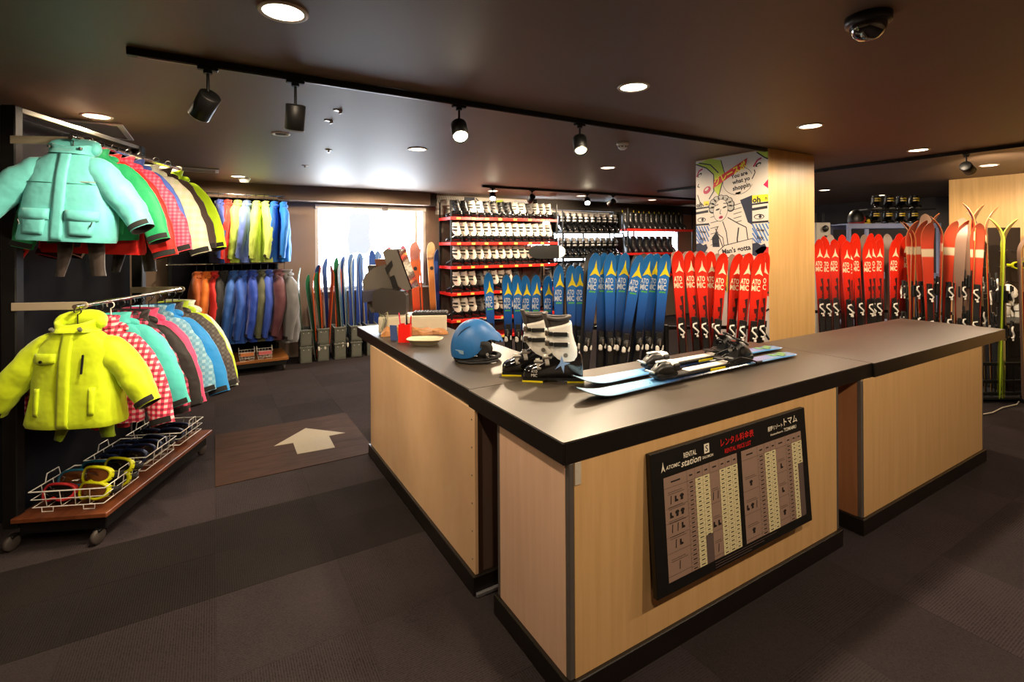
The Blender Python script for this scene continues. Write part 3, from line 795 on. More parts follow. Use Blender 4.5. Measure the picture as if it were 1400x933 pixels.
for bar, (x, z, LST, sc) in enumerate(((-.075, 2.36, UP, 1.0), (-.06, 1.40, LO, 1.06))):
    for i, (lb, m, m2) in enumerate(LST):
        rnd = random.Random(bar * 100 + i)
        y = 0.02 + i * (1.02 / (len(LST) - 1)); ry = rnd.uniform(-3, 3); rz_ = rnd.uniform(-9, 9)
        s_ = sc * (1 if i == 0 else rnd.uniform(1.0, 1.08)) * (1 + .05 * (i / 10))
        if bar == 0 and i: s_ = (0, 1.0, 1.12, 1.1, 1.0, 1.12, 1.04, 1.08)[i]; y = (0, .07, .16, .30, .44, .58, .76, .92)[i]
        if i == 0: y = -.06; ry = 3 if bar == 0 else 0; rz_ = 5 if bar == 0 else -4
        jacket(lb, K1 @ T((x, y, z + (.01 if bar == 0 else -.03))) @ RZ(rz_) @ RY(ry), m, 'kid', 1 if i == 0 and bar == 0 else (2 if i == 0 else 3 + i % 3), m2,
               detail=(i < 2), scale=s_, group='ski jackets on the near stand', white_hanger=(bar == 1 and i == 2), thin=(1 if i == 0 else .5))
# details of the two front jackets
def find(lb):
    for o_ in bpy.data.objects:
        if o_.parent is None and o_.get('label') == lb: return o_
tj = find(UP[0][0]); yj = find(LO[0][0])
for o_ in [c_ for c_ in yj.children if c_.name.startswith('pocket')]: bpy.data.objects.remove(o_)
for sx in (-1, 1):
    pw = MB(); patch(pw, KID, min(sx * .125, sx * .150), max(sx * .125, sx * .150), -.53, -.39, .006, 3, 8); pw.obj('pocket_welt', LO[0][1], yj)
sm = MB()
for (xa, xb, z) in ((-.205, -.03, -.275), (.035, .205, -.275)): patch(sm, KID, xa, xb, z - .0015, z + .0015, .003, 10, 1)
sm.obj('seam', fabric('teal_dark_seam', '#2f8f80'), tj)
tx = MB().box((0, 0, 0), (.085, .007, .001))
tx.obj('chest_print', mat('grey_print', '#8fa9a2', 0.5), tj, T((.13, front_y(KID, .13, -.265, 0) - .016, -.262)) @ RZ(-7) @ RX(90))
for sx in (-1, 1):
    MB().box((0, 0, 0), (.006, .004, .03), ch=.001).obj('zip_pull', BLACKP, tj, T((sx * .17, front_y(KID, .17, -.49, 0) - .035, -.50)) @ RY(sx * 20))
    MB().cyl((0, 0, 0), .009, .014, 12).obj('cord_lock', BLACKP, tj, T((sx * .075, -.07, -.075)))
    MB().cyl((0, 0, 0), .010, .016, 12).obj('cord_lock', mat('grey_toggle', '#6b6b62', 0.4), yj, T((sx * .07, -.078, -.085)) @ RX(40))
MB().box((0, 0, 0), (.012, .006, .10), ch=.002).obj('chest_zip', BLACKP, yj, T((.095, front_y(KID, .095, -.27, 0) - .012, -.265)) @ RX(-8))
pp = MB(); patch(pp, KID, -.165, -.045, -.255, -.21, .010, 5, 3, droop=.01); pp.obj('chest_pocket', LO[0][1], yj)
MB().cyl((0, 0, 0), .008, .004, 12).obj('button', BLACKP, yj, T((-.105, front_y(KID, -.1, -.24, 0) - .024, -.247)) @ RX(90))
# suspenders and trouser tops hanging under the two front jackets
def strap_set(label, M, m, w_, group):
    t = thing('snow_pants', label, 'snow pants', M=M, group=group)
    rnd = random.Random(len(label))
    for k in range(2):
        x = (-.07, .075)[k] * w_
        rg = []
        for i in range(9):
            z = -.55 - i * .030 * (1.0 if w_ < 1.3 else .62); tw = math.sin(i * .5 + k) * .007 + (k - .5) * .006 * i
            rg.append([(x + tw - .045 + .003 * i, -.03, z), (x + tw + .04, -.04 + tw, z), (x + tw + .04, -.02 + tw, z), (x + tw - .045 + .003 * i, -.008, z)])
        MB().loft(rg, (True, True), True).obj('suspender', m, t)
    rg = [se_ring(.13 * w_, .05, -.46 - i * .03, 20, k, .05, .02) for i in range(4)]
    MB().loft(rg, (True, True), True).obj('waistband', m, t)
    MB().box((.0, -.035, -.60), (.035, .006, .045), ch=.002).obj('buckle', BLACKP, t)
    return t
strap_set('dark brown bib straps dangling under the teal jacket', K1 @ T((-.075, .0, 2.36)), fabric('bib_brown', '#2c211c'), 1.0, 'snow pants hung under jackets')
strap_set('black bib straps dangling behind the brown ones', K1 @ T((.05, .28, 2.37)), fabric('bib_black', '#14100f'), 1.0, 'snow pants hung under jackets')
strap_set('lime snow pants straps dangling under the yellow jacket', K1 @ T((-.06, .0, 1.33)), fabric('bib_lime', '#8fae14'), 1.4, 'snow pants hung under jackets')
strap_set('red snow pants strap hanging behind the lime straps', K1 @ T((-.02, .16, 1.42)), fabric('bib_red', '#c42a3c'), .7, 'snow pants hung under jackets')

# wire baskets with goggles on the deck
def basket(label, M, sx, sy, sz, nx, ny, group):
    t = thing('wire_basket', label, 'basket', M=M, group=group)
    r = .0032; zf = .03
    rect = lambda a, b, z: [(-a, -b, z), (a, -b, z), (a, b, z), (-a, b, z)]
    a, b = sx / 2, sy / 2
    MB().tube(rect(a, b, sz), r * 1.2, 8, closed=True).obj('rim', WHITEW, t)
    MB().tube(rect(a * .94, b * .94, zf), r, 6, closed=True).obj('bottom_frame', WHITEW, t)
    MB().tube(rect(a * .97, b * .97, (sz + zf) / 2), r * .8, 6, closed=True).obj('middle_wire', WHITEW, t)
    for i in range(1, nx):
        x = -a + sx * i / nx
        MB().tube([(x, -b, sz), (x * .94, -b * .94, zf), (x * .94, b * .94, zf), (x, b, sz)], r * .8, 6).obj('wire', WHITEW, t)
    for i in range(1, ny):
        y = -b + sy * i / ny
        MB().tube([(-a, y, sz), (-a * .94, y * .94, zf), (a * .94, y * .94, zf), (a, y, sz)], r * .8, 6).obj('wire', WHITEW, t)
    for s_ in (-1, 1):
        MB().tube([(s_ * a * .55 - .03, -b * .94, zf), (s_ * a * .55 - .03, -b * .94, r), (s_ * a * .55 + .03, -b * .94, r), (s_ * a * .55 + .03, -b * .94, zf)], r, 6).obj('foot', WHITEW, t)
        MB().tube([(s_ * a * .55 - .03, b * .94, zf), (s_ * a * .55 - .03, b * .94, r), (s_ * a * .55 + .03, b * .94, r), (s_ * a * .55 + .03, b * .94, zf)], r, 6).obj('foot', WHITEW, t)
        MB().tube([(s_ * a, -.06, sz), (s_ * a, -.045, sz + .05), (s_ * a, .045, sz + .05), (s_ * a, .06, sz)], r, 6).obj('handle', WHITEW, t)
    return t
ZD = .192
BK = [('front wire basket of goggles under the yellow jacket', .20, .40, .36), ('middle wire basket on the wheeled stand', .64, .38, .38), ('rear wire basket on the wheeled stand', 1.07, .38, .36)]
for lb, y, sx, sy in BK:
    basket(lb, K1 @ T((-.175, y, ZD)), sx, sy, .125, 5, 4, 'white wire baskets on the near stand')
_gm = {}
def goggle(label, M, frame_m, lens_m, strap_m, group):
    if not _gm:
        out = []
        for k in range(36):
            t = 2 * PI * k / 36; c, s = math.cos(t), math.sin(t)
            x = .088 * math.copysign(abs(c) ** .75, c); z = .046 * math.copysign(abs(s) ** .8, s)
            if s < 0: z += .018 * math.exp(-(x / .022) ** 2)
            out.append((x, -.03 * (1 - (x / .088) ** 2), z))
        f = MB(); f.tube(out, .0085, 8, closed=True)
        f.tube([(p[0] * .98, p[1] + .022, p[2] * .97) for p in out], .008, 6, closed=True)
        f.loft([[(p[0] * 1.04, p[1], p[2] * 1.06) for p in out], [(p[0] * 1.03, p[1] + .022, p[2] * 1.04) for p in out]], (False, False), True)
        _gm['f'] = f.mesh('goggle_frame', [RED])
        _gm['l'] = MB().loft([[(p[0] * .97, p[1] - .002, p[2] * .95) for p in out], [(p[0] * .5, p[1] * .4 - .026, p[2] * .5) for p in out]], (False, True), True).mesh('goggle_lens', [RED])
        pth = [(.088, .012, 0), (.10, .05, 0), (.085, .10, .004), (.03, .125, 0), (-.03, .125, 0), (-.085, .10, .004), (-.10, .05, 0), (-.088, .012, 0)]
        rg = [[(x, y, z - .018), (x * 1.02, y + .002, z - .018), (x * 1.02, y + .002, z + .018), (x, y, z + .018)] for x, y, z in pth]
        _gm['s'] = MB().loft(rg, (True, True), True).mesh('goggle_strap', [RED])
    t = thing('ski_goggles', label, 'goggles', M=M, group=group)
    link('frame', _gm['f'], t, None, [frame_m]); link('lens', _gm['l'], t, None, [lens_m]); link('strap', _gm['s'], t, None, [strap_m])
    return t
GY = mat('goggle_yellow', '#d0d414', 0.3); GR = mat('goggle_red', '#d03034', 0.3); GB = mat('goggle_teal', '#175a74', 0.3); GN = mat('goggle_navy', '#16244a', 0.35)
LN = mat('lens_amber', '#5a3418', 0.08, coat=0.6); LD = mat('lens_dark', '#15100e', 0.08, coat=0.6)
GG = [('red framed goggles in the front basket, lower left', (-.27, .10, .082), GR, LD), ('teal framed goggles above the red ones in the basket', (-.27, .23, .105), GB, LN), ('teal framed goggles at the back of the front basket', (-.20, .31, .125), GB, LD),
      ('lower yellow framed goggles at the front of the basket', (-.08, .095, .082), GY, LN), ('upper yellow framed goggles with amber lens', (-.085, .13, .16), GY, LN), ('yellow framed goggles at the right rear of the basket', (-.05, .27, .15), GY, LD), ('yellow goggles buried at the right of the basket', (-.06, .24, .082), GY, LD)]
for lb, (x, y, z), fm, lm in GG:
    goggle(lb, K1 @ T((x, y, ZD + z)) @ RZ(random.uniform(-14, 14)) @ RX(random.uniform(-25, -8)), fm, lm, mat('goggle_strap_black', '#171717', 0.8), 'goggles in the front basket')
for i in range(8):
    goggle(ORD[i] + ' navy goggles counted from the front in the middle basket', K1 @ T((-.25 + .15 * (i % 2), .50 + .085 * (i // 2), ZD + .085 + .03 * (i % 2))) @ RZ(random.uniform(-10, 10)) @ RX(-20), GN, LD, mat('goggle_strap_black', '#171717', 0.8), 'navy goggles in the middle basket')
for i in range(4):
    goggle(ORD[i] + ' dark goggles counted from the front in the rear basket', K1 @ T((-.25 + .15 * (i % 2), .98 + .11 * (i // 2), ZD + .085)) @ RX(-20), GN, LD, mat('goggle_strap_black', '#171717', 0.8), 'dark goggles in the rear basket')

# ---- the far stand beside the window
K2 = T((0.2, 8.02, 0))
r2 = thing('jacket_stand', 'far jacket stand beside the bright window', 'clothes rack', M=K2)
for x in (-.72, .62):
    MB().box((x, .34, 1.30), (.05, .05, 2.42), ch=.005).obj('upright', BLACKM, r2)
MB().box((-.05, .35, 1.30), (1.3, .02, 2.3)).obj('back_panel', PANEL, r2)
MB().box((-.05, -.02, .115), (1.44, .72, .065), ch=.006).obj('base_frame', BLACKM, r2)
MB().box((-.045, -.03, .168), (1.48, .74, .04), ch=.005).obj('deck', DECK2, r2)
for (x, y) in ((.64, -.34), (-.74, -.34), (.64, .3), (-.74, .3)):
    MB().lathe([(.001, -.014), (.036, -.014), (.042, -.008), (.042, .008), (.036, .014), (.001, .014)], 20, cap=(False, False)).obj('caster_wheel', MATS['caster_rubber'], r2, T((x, y, .042)) @ RY(90))
    MB().box((x, y, .075), (.036, .05, .03), ch=.004).obj('caster_fork', STEEL, r2)
for z in (2.475, 1.50):
    MB().tube([(-.74, 0, z), (.70, 0, z)], .0125, 12).obj('hanging_bar', CHROME, r2)
    for x in (-.72, .62): MB().box((x, .17, z), (.006, .36, .03), ch=.002).obj('bracket', STEEL, r2)
A1 = [('navy blue', '#2a3f86', 'navy'), ('bright red', '#d8261c', 'red2'), ('pale lime', '#c2e05a', 'lime2'), ('periwinkle blue', '#5f78c8', 'peri'), ('yellow lime', '#cfe86a', 'lime3'), ('soft yellow lime', '#d2e878', 'lime4'), ('royal blue', '#1f6fd0', 'royal'), ('vivid azure blue', '#1a78dc', 'azure')]
AX = [-.14, -.03, .09, .205, .325, .43, .555, .67]
for (nm, c, k), x in zip(A1, AX):
    i = A1.index((nm, c, k))
    jacket('%s adult ski jacket on the far upper bar' % nm, K2 @ T((x, 0, 2.475)) @ RZ(-90 + random.uniform(-14, 14)), fabric('far_' + k, c), 'adult', 6 + i % 3, None, False, 1.03, 'adult jackets on the far stand', thin=.62)
A2 = [('rust orange', '#a85218', 'rust'), ('orange', '#d8701c', 'orange'), ('red', '#c8201c', 'red3'), ('black', '#1c1a1a', 'blk'), ('denim blue', '#2d5fae', 'denim'), ('medium blue', '#2a58b4', 'mblue'), ('cobalt blue with red hem', '#2447b0', 'cobalt'), ('olive grey', '#555840', 'olive'), ('indigo blue', '#2c4cae', 'indigo'), ('plum maroon', '#5a3038', 'plum'), ('charcoal grey', '#6a6a6c', 'charc')]
AX2 = [-.40, -.29, -.20, -.10, .03, .14, .26, .38, .47, .60, .76]
for i, ((nm, c, k), x) in enumerate(zip(A2, AX2)):
    xx = min(x, .66)
    jacket('%s adult ski jacket on the far lower bar' % nm, K2 @ T((xx if i < 10 else .69, 0, 1.50)) @ RZ(-90 + random.uniform(-10, 10) + (14 if i == 10 else 0)), fabric('far_' + k, c), 'adult', 6 + i % 3, None, False, 1.16 if i < 10 else 1.22, 'adult jackets on the far stand', thin=.66 if i < 9 else .85)
for i, (x, lb) in enumerate(((.18, 'small wire basket with orange tag on the far stand'), (.40, 'small wire basket with pink tag on the far stand'))):
    b = basket(lb, K2 @ T((x, -.27, .19)), .19, .22, .11, 5, 3, 'small wire baskets on the far stand')
    MB().box((0, -.116, .085), (.16, .004, .045)).obj('price_tag', mat(('tag_orange', 'tag_pink')[i], ('#d8844a', '#d86a6e')[i], 0.6), b)

# ================================================================== SKIS
def ski_half(s, L_, wt, ww, wh):
    # half width along the ski, s from tail (0) to tip (L_)
    u = s / L_
    tip0 = L_ - 0.17
    if s > tip0:
        k = (s - tip0) / (L_ - tip0); return wh * max(0.0, 1 - k ** 2.6) ** 0.5
    if s < 0.03: return wt * (0.72 + 0.28 * min(1, s / 0.03))
    k = (s / tip0); mid = 0.45
    if k < mid: q = (mid - k) / mid; return ww + (wt - ww) * q * q
    q = (k - mid) / (1 - mid); return ww + (wh - ww) * q ** 1.6
def ski_dy(s, L_, lift):
    k = max(0.0, (s - (L_ - 0.24)) / 0.24); return lift * k ** 2.2
def ski_mesh(L_, wt=.048, ww=.037, wh=.057, th=.013, lift=.055, n=34):
    mb = MB(); rings = []
    ss = [L_ * i / n * .86 for i in range(n)]; ss += [L_ * .86 + (L_ * .14 - .0008) * (i / 16) for i in range(17)]
    for s in ss:
        h = max(.002, ski_half(s, L_, wt, ww, wh)); y = -ski_dy(s, L_, lift)
        t = th * (.45 + .55 * min(1, min(s / .25, (L_ - s) / .35 + .25)))
        rings.append([(-h, y, s), (h, y, s), (h, y - t * .45, s), (h * .9, y - t, s), (-h * .9, y - t, s), (-h, y - t * .45, s)])
    # topsheet 0, side 1, base 2
    n6 = 6
    for i in range(len(rings) - 1):
        a, b = rings[i], rings[i + 1]
        for j in range(6):
            k = (j + 1) % 6
            mi = 2 if j == 0 else (0 if j in (2, 3, 4) else 1)
            mb.add([a[j], a[k], b[k], b[j]], [(0, 1, 2, 3)], None, mi, j == 3)
    mb.add(rings[0], [tuple(range(6))[::-1]], None, 1); mb.add(rings[-1], [tuple(range(6))], None, 1)
    return mb
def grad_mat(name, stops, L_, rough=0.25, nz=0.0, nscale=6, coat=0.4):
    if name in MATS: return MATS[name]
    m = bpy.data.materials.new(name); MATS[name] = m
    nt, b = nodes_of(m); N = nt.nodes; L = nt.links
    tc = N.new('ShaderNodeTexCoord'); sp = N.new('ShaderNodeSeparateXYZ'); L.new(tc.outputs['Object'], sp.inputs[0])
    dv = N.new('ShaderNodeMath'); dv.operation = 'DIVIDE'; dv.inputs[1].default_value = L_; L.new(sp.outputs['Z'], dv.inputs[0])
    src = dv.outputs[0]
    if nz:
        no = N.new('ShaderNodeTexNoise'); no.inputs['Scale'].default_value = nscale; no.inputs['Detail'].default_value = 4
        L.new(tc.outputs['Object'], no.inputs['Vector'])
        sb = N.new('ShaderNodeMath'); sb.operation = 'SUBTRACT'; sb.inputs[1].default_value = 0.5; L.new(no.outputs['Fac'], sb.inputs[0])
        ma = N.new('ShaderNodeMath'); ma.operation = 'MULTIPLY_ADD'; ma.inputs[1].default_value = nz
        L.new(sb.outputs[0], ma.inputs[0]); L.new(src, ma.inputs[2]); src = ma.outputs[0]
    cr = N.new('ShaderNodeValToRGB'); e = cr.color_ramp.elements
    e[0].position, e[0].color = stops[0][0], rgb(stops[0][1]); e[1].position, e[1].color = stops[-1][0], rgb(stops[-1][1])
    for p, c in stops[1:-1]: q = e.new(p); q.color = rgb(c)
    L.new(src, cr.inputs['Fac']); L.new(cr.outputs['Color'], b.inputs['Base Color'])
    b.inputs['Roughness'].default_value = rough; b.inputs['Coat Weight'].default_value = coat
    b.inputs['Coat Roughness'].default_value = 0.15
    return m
EDGEM = mat('ski_edge_steel', '#8c8c8e', 0.3, 0.9); BASEB = mat('ski_base_black', '#141416', 0.4); BASET = mat('ski_base_tan', '#6b5142', 0.45); EDGER = mat('ski_sidewall_red', '#a81c10', 0.4); EDGEY = mat('ski_sidewall_yellow', '#8a6a34', 0.4)
YEL = mat('logo_yellow', '#e0cf1c', 0.35); SILV = mat('logo_silver', '#b8c4cc', 0.3); CREAML = mat('logo_cream', '#e4d3ae', 0.35); GREENL = mat('logo_green', '#3fa04a', 0.4)

def emblem_mesh(s=1.0):
    pts = [(0, .066), (.009, .012), (.034, -.042), (.012, -.030), (0, -.024), (-.012, -.030), (-.034, -.042), (-.009, .012)]
    return [(x * s, y * s) for x, y in pts]
TOPM_ = Matrix(((1, 0, 0, 0), (0, 0, -1, 0), (0, 1, 0, 0), (0, 0, 0, 1)))   # xy drawing plane -> xz with normal -y
class SkiKind:
    def __init__(self, key, L_, stops, widths, logo_m, text_m, edge_m, base_m, bind, lift=.055, nz=0.0, rough=.25, logos=True, zscale=1.0, plate=True, toe=.74, emb=1.38, stripe=None):
        self.L = L_; k = self
        wt, ww, wh = widths; th = .013
        top = grad_mat('topsheet_' + key, stops, L_, rough, nz)
        k.body = ski_mesh(L_, wt, ww, wh, th, lift).mesh('ski_body', [top, edge_m, base_m])
        k.parts = []
        if logos:
            s1 = L_ - .30 * zscale
            e = MB(); yoff = -ski_dy(s1, L_, lift) - th - .0012
            e.prism(emblem_mesh(wh / .057 * emb), 0, .0012, M=T((wh * .2, yoff + .0012, L_ - .165 * zscale)) @ TOPM_)
            # follow the tip bend
            e.v = [(x, -ski_dy(z, L_, lift) - th * (.45 + .55 * min(1, (L_ - z) / .35 + .25)) - .0004 - (0.0012 if y < yoff + .0006 else 0), z) for x, y, z in e.v]
            k.parts.append(('emblem', e.mesh('emblem', [logo_m])))
            t = MB()
            add_text(t, 'ATO', 0, .030, w=wh * 1.3, h=.054, bold=.03); add_text(t, 'MIC', 0, -.030, w=wh * 1.3, h=.054, bold=.03)
            t.v = [((TOPM_ @ Vector(p)).x - wh * .12, -th - .0012 - ski_dy(L_ - .300 * zscale + (TOPM_ @ Vector(p)).z, L_, lift), (TOPM_ @ Vector(p)).z + L_ - .300 * zscale) for p in t.v]
            k.parts.append(('lettering', t.mesh('lettering', [text_m])))
        if stripe == 'red':
            d = MB()
            for q in range(9):
                z0 = L_ - .44 - q * .042; x0 = .004 + .012 * math.sin(q * 2.3); wq = ww * .86
                d.add([(x0, -th - .0012, z0), (wq, -th - .0012, z0 + .012), (wq, -th - .0012, z0 - .030), (x0 + .008, -th - .0012, z0 - .044)], [(0, 3, 2, 1)])
            k.parts.append(('dark_graphic', d.mesh('dark_graphic', [mat('graphic_dark_red', '#3a0a08', .35)])))
        if stripe == 'blue':
            d = MB()
            for q, (a_, b_) in enumerate(((-.8, -.15), (-.1, .35), (.4, .8))):
                z0 = L_ - .385; d.add([(a_ * ww, -th - .0012, z0), (b_ * ww, -th - .0012, z0 + .004), (b_ * ww, -th - .0012, z0 + .020), (a_ * ww, -th - .0012, z0 + .016)], [(0, 1, 2, 3)])
            k.parts.append(('green_graphic', d.mesh('green_graphic', [GREENL])))
        # bindings
        mc = max(.36, L_ - toe - .165)
        if plate:
            b = MB(); b.box((0, -th - .006, mc + .01), (.052, .012, .52), ch=.003)
            k.parts.append(('binding_plate', b.mesh('binding_plate', [BLACKP])))
        for nm, zc in (('toe_binding', mc + .165), ('heel_binding', mc - .165)):
            b = MB(); y = -th - .012
            if bind == 'blue':
                b.box((0, y - .014, zc), (.062, .028, .11), ch=.008)
                rg = [[(x * w_, y - .028 - h_ * (1 - (x ** 2) * .5), zc + dz) for x in (-1, -.5, 0, .5, 1)] + [(w_, y - .02, zc + dz), (-w_, y - .02, zc + dz)] for dz, w_, h_ in ((-.05, .028, .012), (-.02, .034, .034), (.025, .030, .040), (.055, .016, .022))]
                b.loft(rg, (True, True), True, mi=0)
                b.box((-.018, y - .05, zc - .042), (.036, .03, .062), M=T((0, 0, 0)), mi=1, ch=.012)
                b.box((.03, y - .04, zc - .03), (.016, .024, .05), mi=1, ch=.006)
                b.box((0, y - .066, zc + .012), (.014, .006, .05), mi=2, ch=.002)
            else:
                b.box((0, y - .012, zc), (.06, .024, .12), ch=.006)
                b.box((.004, y - .036, zc), (.044, .03, .075), ch=.010)
                hook = [(-.004, y - .056, zc + .05), (.028, y - .06, zc + .044), (.034, y - .06, zc + .018), (.010, y - .062, zc - .006), (-.012, y - .062, zc - .03), (.0, y - .058, zc - .055), (.022, y - .056, zc - .05)]
                b.tube([(-q[0], q[1], q[2]) for q in hook], .0085, 6, mi=1)
                b.box((-.024, y - .05, zc + .075), (.008, .02, .07), mi=0, ch=.002); b.box((.020, y - .05, zc + .07), (.008, .02, .06), mi=0, ch=.002)
                b.box((.0, y - .058, zc - .07), (.02, .012, .022), mi=1, ch=.003)
            k.parts.append((nm, b.mesh(nm, [BLACKP, WHITEP, STEEL])))
        br = MB(); br.tube([(-.05, -th, mc - .24), (-.052, -th - .05, mc - .20), (-.05, -th - .02, mc - .14)], .0035, 6).tube([(.05, -th, mc - .24), (.052, -th - .05, mc - .20), (.05, -th - .02, mc - .14)], .0035, 6)
        k.parts.append(('ski_brake', br.mesh('ski_brake', [BLACKM])))
    def make(self, label, M, group, parts=True, name='ski'):
        t = thing(name, label, 'ski', M=M, group=group)
        link('ski_body', self.body, t)
        if parts:
            for nm, me in self.parts: link(nm, me, t)
        return t
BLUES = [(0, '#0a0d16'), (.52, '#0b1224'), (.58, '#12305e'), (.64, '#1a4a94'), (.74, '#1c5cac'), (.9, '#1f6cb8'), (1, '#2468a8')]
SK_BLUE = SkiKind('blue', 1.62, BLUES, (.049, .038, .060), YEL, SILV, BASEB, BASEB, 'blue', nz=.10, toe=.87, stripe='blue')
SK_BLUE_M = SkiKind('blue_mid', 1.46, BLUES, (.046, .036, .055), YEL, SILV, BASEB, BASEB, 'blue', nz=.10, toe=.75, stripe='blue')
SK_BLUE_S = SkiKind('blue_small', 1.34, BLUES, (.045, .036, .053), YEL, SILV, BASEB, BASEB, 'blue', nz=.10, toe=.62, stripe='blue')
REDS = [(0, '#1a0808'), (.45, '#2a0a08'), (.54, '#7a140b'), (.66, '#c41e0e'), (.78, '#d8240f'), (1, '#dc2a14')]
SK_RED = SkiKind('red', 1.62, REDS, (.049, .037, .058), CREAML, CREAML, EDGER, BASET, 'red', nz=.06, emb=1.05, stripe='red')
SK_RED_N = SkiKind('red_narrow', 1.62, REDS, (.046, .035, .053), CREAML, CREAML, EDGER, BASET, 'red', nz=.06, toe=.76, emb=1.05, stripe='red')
SK_RED_T = SkiKind('red_tall', 1.78, [(0, '#1a0808'), (.4, '#40100a'), (.55, '#a82414'), (.80, '#b03a22'), (.805, '#b8a68c'), (.845, '#b8a68c'), (.85, '#a8331e'), (1, '#9a4a34')], (.052, .041, .062), CREAML, CREAML, EDGEY, BASET, 'red', lift=.11, nz=.01, logos=False)
SK_GREEN = SkiKind('green', 1.70, [(0, '#5a6a10'), (.4, '#6f7f14'), (.8, '#8f9c1c'), (1, '#98904a')], (.045, .036, .052), CREAML, CREAML, mat('ski_sidewall_lime', '#a8c82a', .4), BASET, 'red', lift=.12, nz=.1, logos=False)

# right and away directions of the view: the ski racks stand square to it
VR = Vector((math.cos(R(30.8727)), -math.sin(R(30.8727)), 0)); VF = Vector((math.sin(R(30.8727)), math.cos(R(30.8727)), 0))
def rackpt(dep, lat, z=0.0): return VF * dep + VR * lat + Vector((0, 0, z))
YAW = -30.8727
def stand_ski(kind, label, dep, lat_tip, z_tip, lat_low, group, z_low=0.9, back=6.0, yaw=0.0, parts=True, z0=.06, flip=False):
    """a ski leaning back in its rack: the tail stands on the rack floor, the tip leans along the rack"""
    slope = (lat_tip - lat_low) / max(.1, z_tip - z_low)
    roll = math.degrees(math.atan(slope))
    lat0 = lat_tip - slope * (z_tip - z0)
    M = T(rackpt(dep, lat0, z0)) @ RZ(YAW + yaw) @ RX(-back) @ RY(roll)
    sz = (z_tip - .06) / kind.L / math.cos(R(roll))
    M = T(rackpt(dep, lat_tip - slope * (z_tip - .06), .06)) @ RZ(YAW + yaw) @ RX(-back) @ RY(roll) @ SC(1, 1, sz)
    if flip: M = M @ RZ(180)
    return kind.make(label, M, group, parts)
def latof(u, dep): return (u - 700) * dep / 682.284
def zof(u, v, dep):
    hz = 335.3 + (u - 700) * math.sin(R(-.3624)); return 1.7346 - (v - hz) * dep / 682.284

def ski_rack(label, dep, l0, l1, h=.40, depth=.46):
    t = thing('ski_rack', label, 'ski rack', M=T(rackpt(dep, (l0 + l1) / 2, 0)) @ RZ(YAW), group='floor racks for skis')
    ww = l1 - l0
    for s_ in (-1, 1):
        MB().box((s_ * ww / 2, .08, .025), (.05, depth + .24, .05), ch=.008).obj('foot', BLACKM, t)
        MB().box((s_ * ww / 2, .10 + depth / 2 - .05, .48), (.04, .04, .90), ch=.005).obj('upright', BLACKM, t)
        MB().box((s_ * ww / 2, -.17, h / 2 + .03), (.04, .04, h), ch=.005).obj('front_post', BLACKM, t)
    for y, z in ((-.17, h), (-.17, h * .55), (-.17, .10), (.10 + depth / 2 - .05, .90), (.10 + depth / 2 - .05, h)):
        MB().box((0, y, z), (ww, .03, .035), ch=.004).obj('rail', BLACKM, t)
    MB().box((0, .04, .045), (ww, depth - .06, .02), ch=.003).obj('floor_tray', BLACKP, t)
    nb = max(3, int(ww / .09))
    for i in range(1, nb):
        MB().box((-ww / 2 + ww * i / nb, -.17, .05 + h / 2), (.010, .014, h - .06), ch=.002).obj('divider', BLACKM, t)
    return t
DB = 4.72
ski_rack('black floor rack holding the big blue skis', DB, latof(790, DB), latof(918, DB))
ski_rack('black floor rack holding the red skis left of the pillar', DB - .02, latof(922, DB), latof(1046, DB))
ski_rack('black floor rack holding the small blue skis', 5.25, latof(655, 5.25), latof(800, 5.25))
BB = [(815, 346, 804), (827, 346, 822), (836, 346, 834), (846, 348, 840), (856, 346, 846), (876, 349, 857), (892, 347, 875), (900, 347, 887), (911, 347, 901)]
def mate(kind, dep, u, v, ub, label, group, du=4, dv=-2, yaw=0):
    return stand_ski(kind, label, dep + .075, latof(u + du, dep + .075), zof(u + du, v + dv, dep + .075), latof(ub + du, dep + .075), group, yaw=yaw, flip=True, parts=False, z0=max(.065, zof(u + du, v + dv, dep + .075) - kind.L))
for i, (u, v, ub) in enumerate(BB):
    d_ = DB + (.0, .05, .0, .10, .03, -.03, .02, .06, .0)[i]
    lt = latof(u, d_); zt = zof(u, v, d_)
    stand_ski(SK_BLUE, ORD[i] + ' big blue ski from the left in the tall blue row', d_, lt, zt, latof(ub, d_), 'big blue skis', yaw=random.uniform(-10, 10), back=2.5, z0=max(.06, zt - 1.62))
    mate(SK_BLUE, d_ + .03, u, v, ub, 'blue ski half hidden behind the %s big blue ski' % ORD[i], 'mates of the big blue skis', 3 if i % 2 else -3)
for i, (u, v) in enumerate([(765, 363), (781, 363), (792, 363.5)]):
    d_ = 4.95; zt = zof(u, v, d_)
    stand_ski(SK_BLUE_M, ('left', 'middle', 'right')[i] + ' one of three medium blue skis with yellow emblem', d_ + .01 * i, latof(u, d_), zt, latof(u - 1 + i, d_), 'medium blue skis', yaw=random.uniform(-5, 5), back=2.5, z0=max(.06, zt - 1.46))
    mate(SK_BLUE_M, d_ + .04, u, v, u, 'blue ski hidden behind the %s medium blue ski' % ('left', 'middle', 'right')[i], 'mates of the medium blue skis', 0, -3)
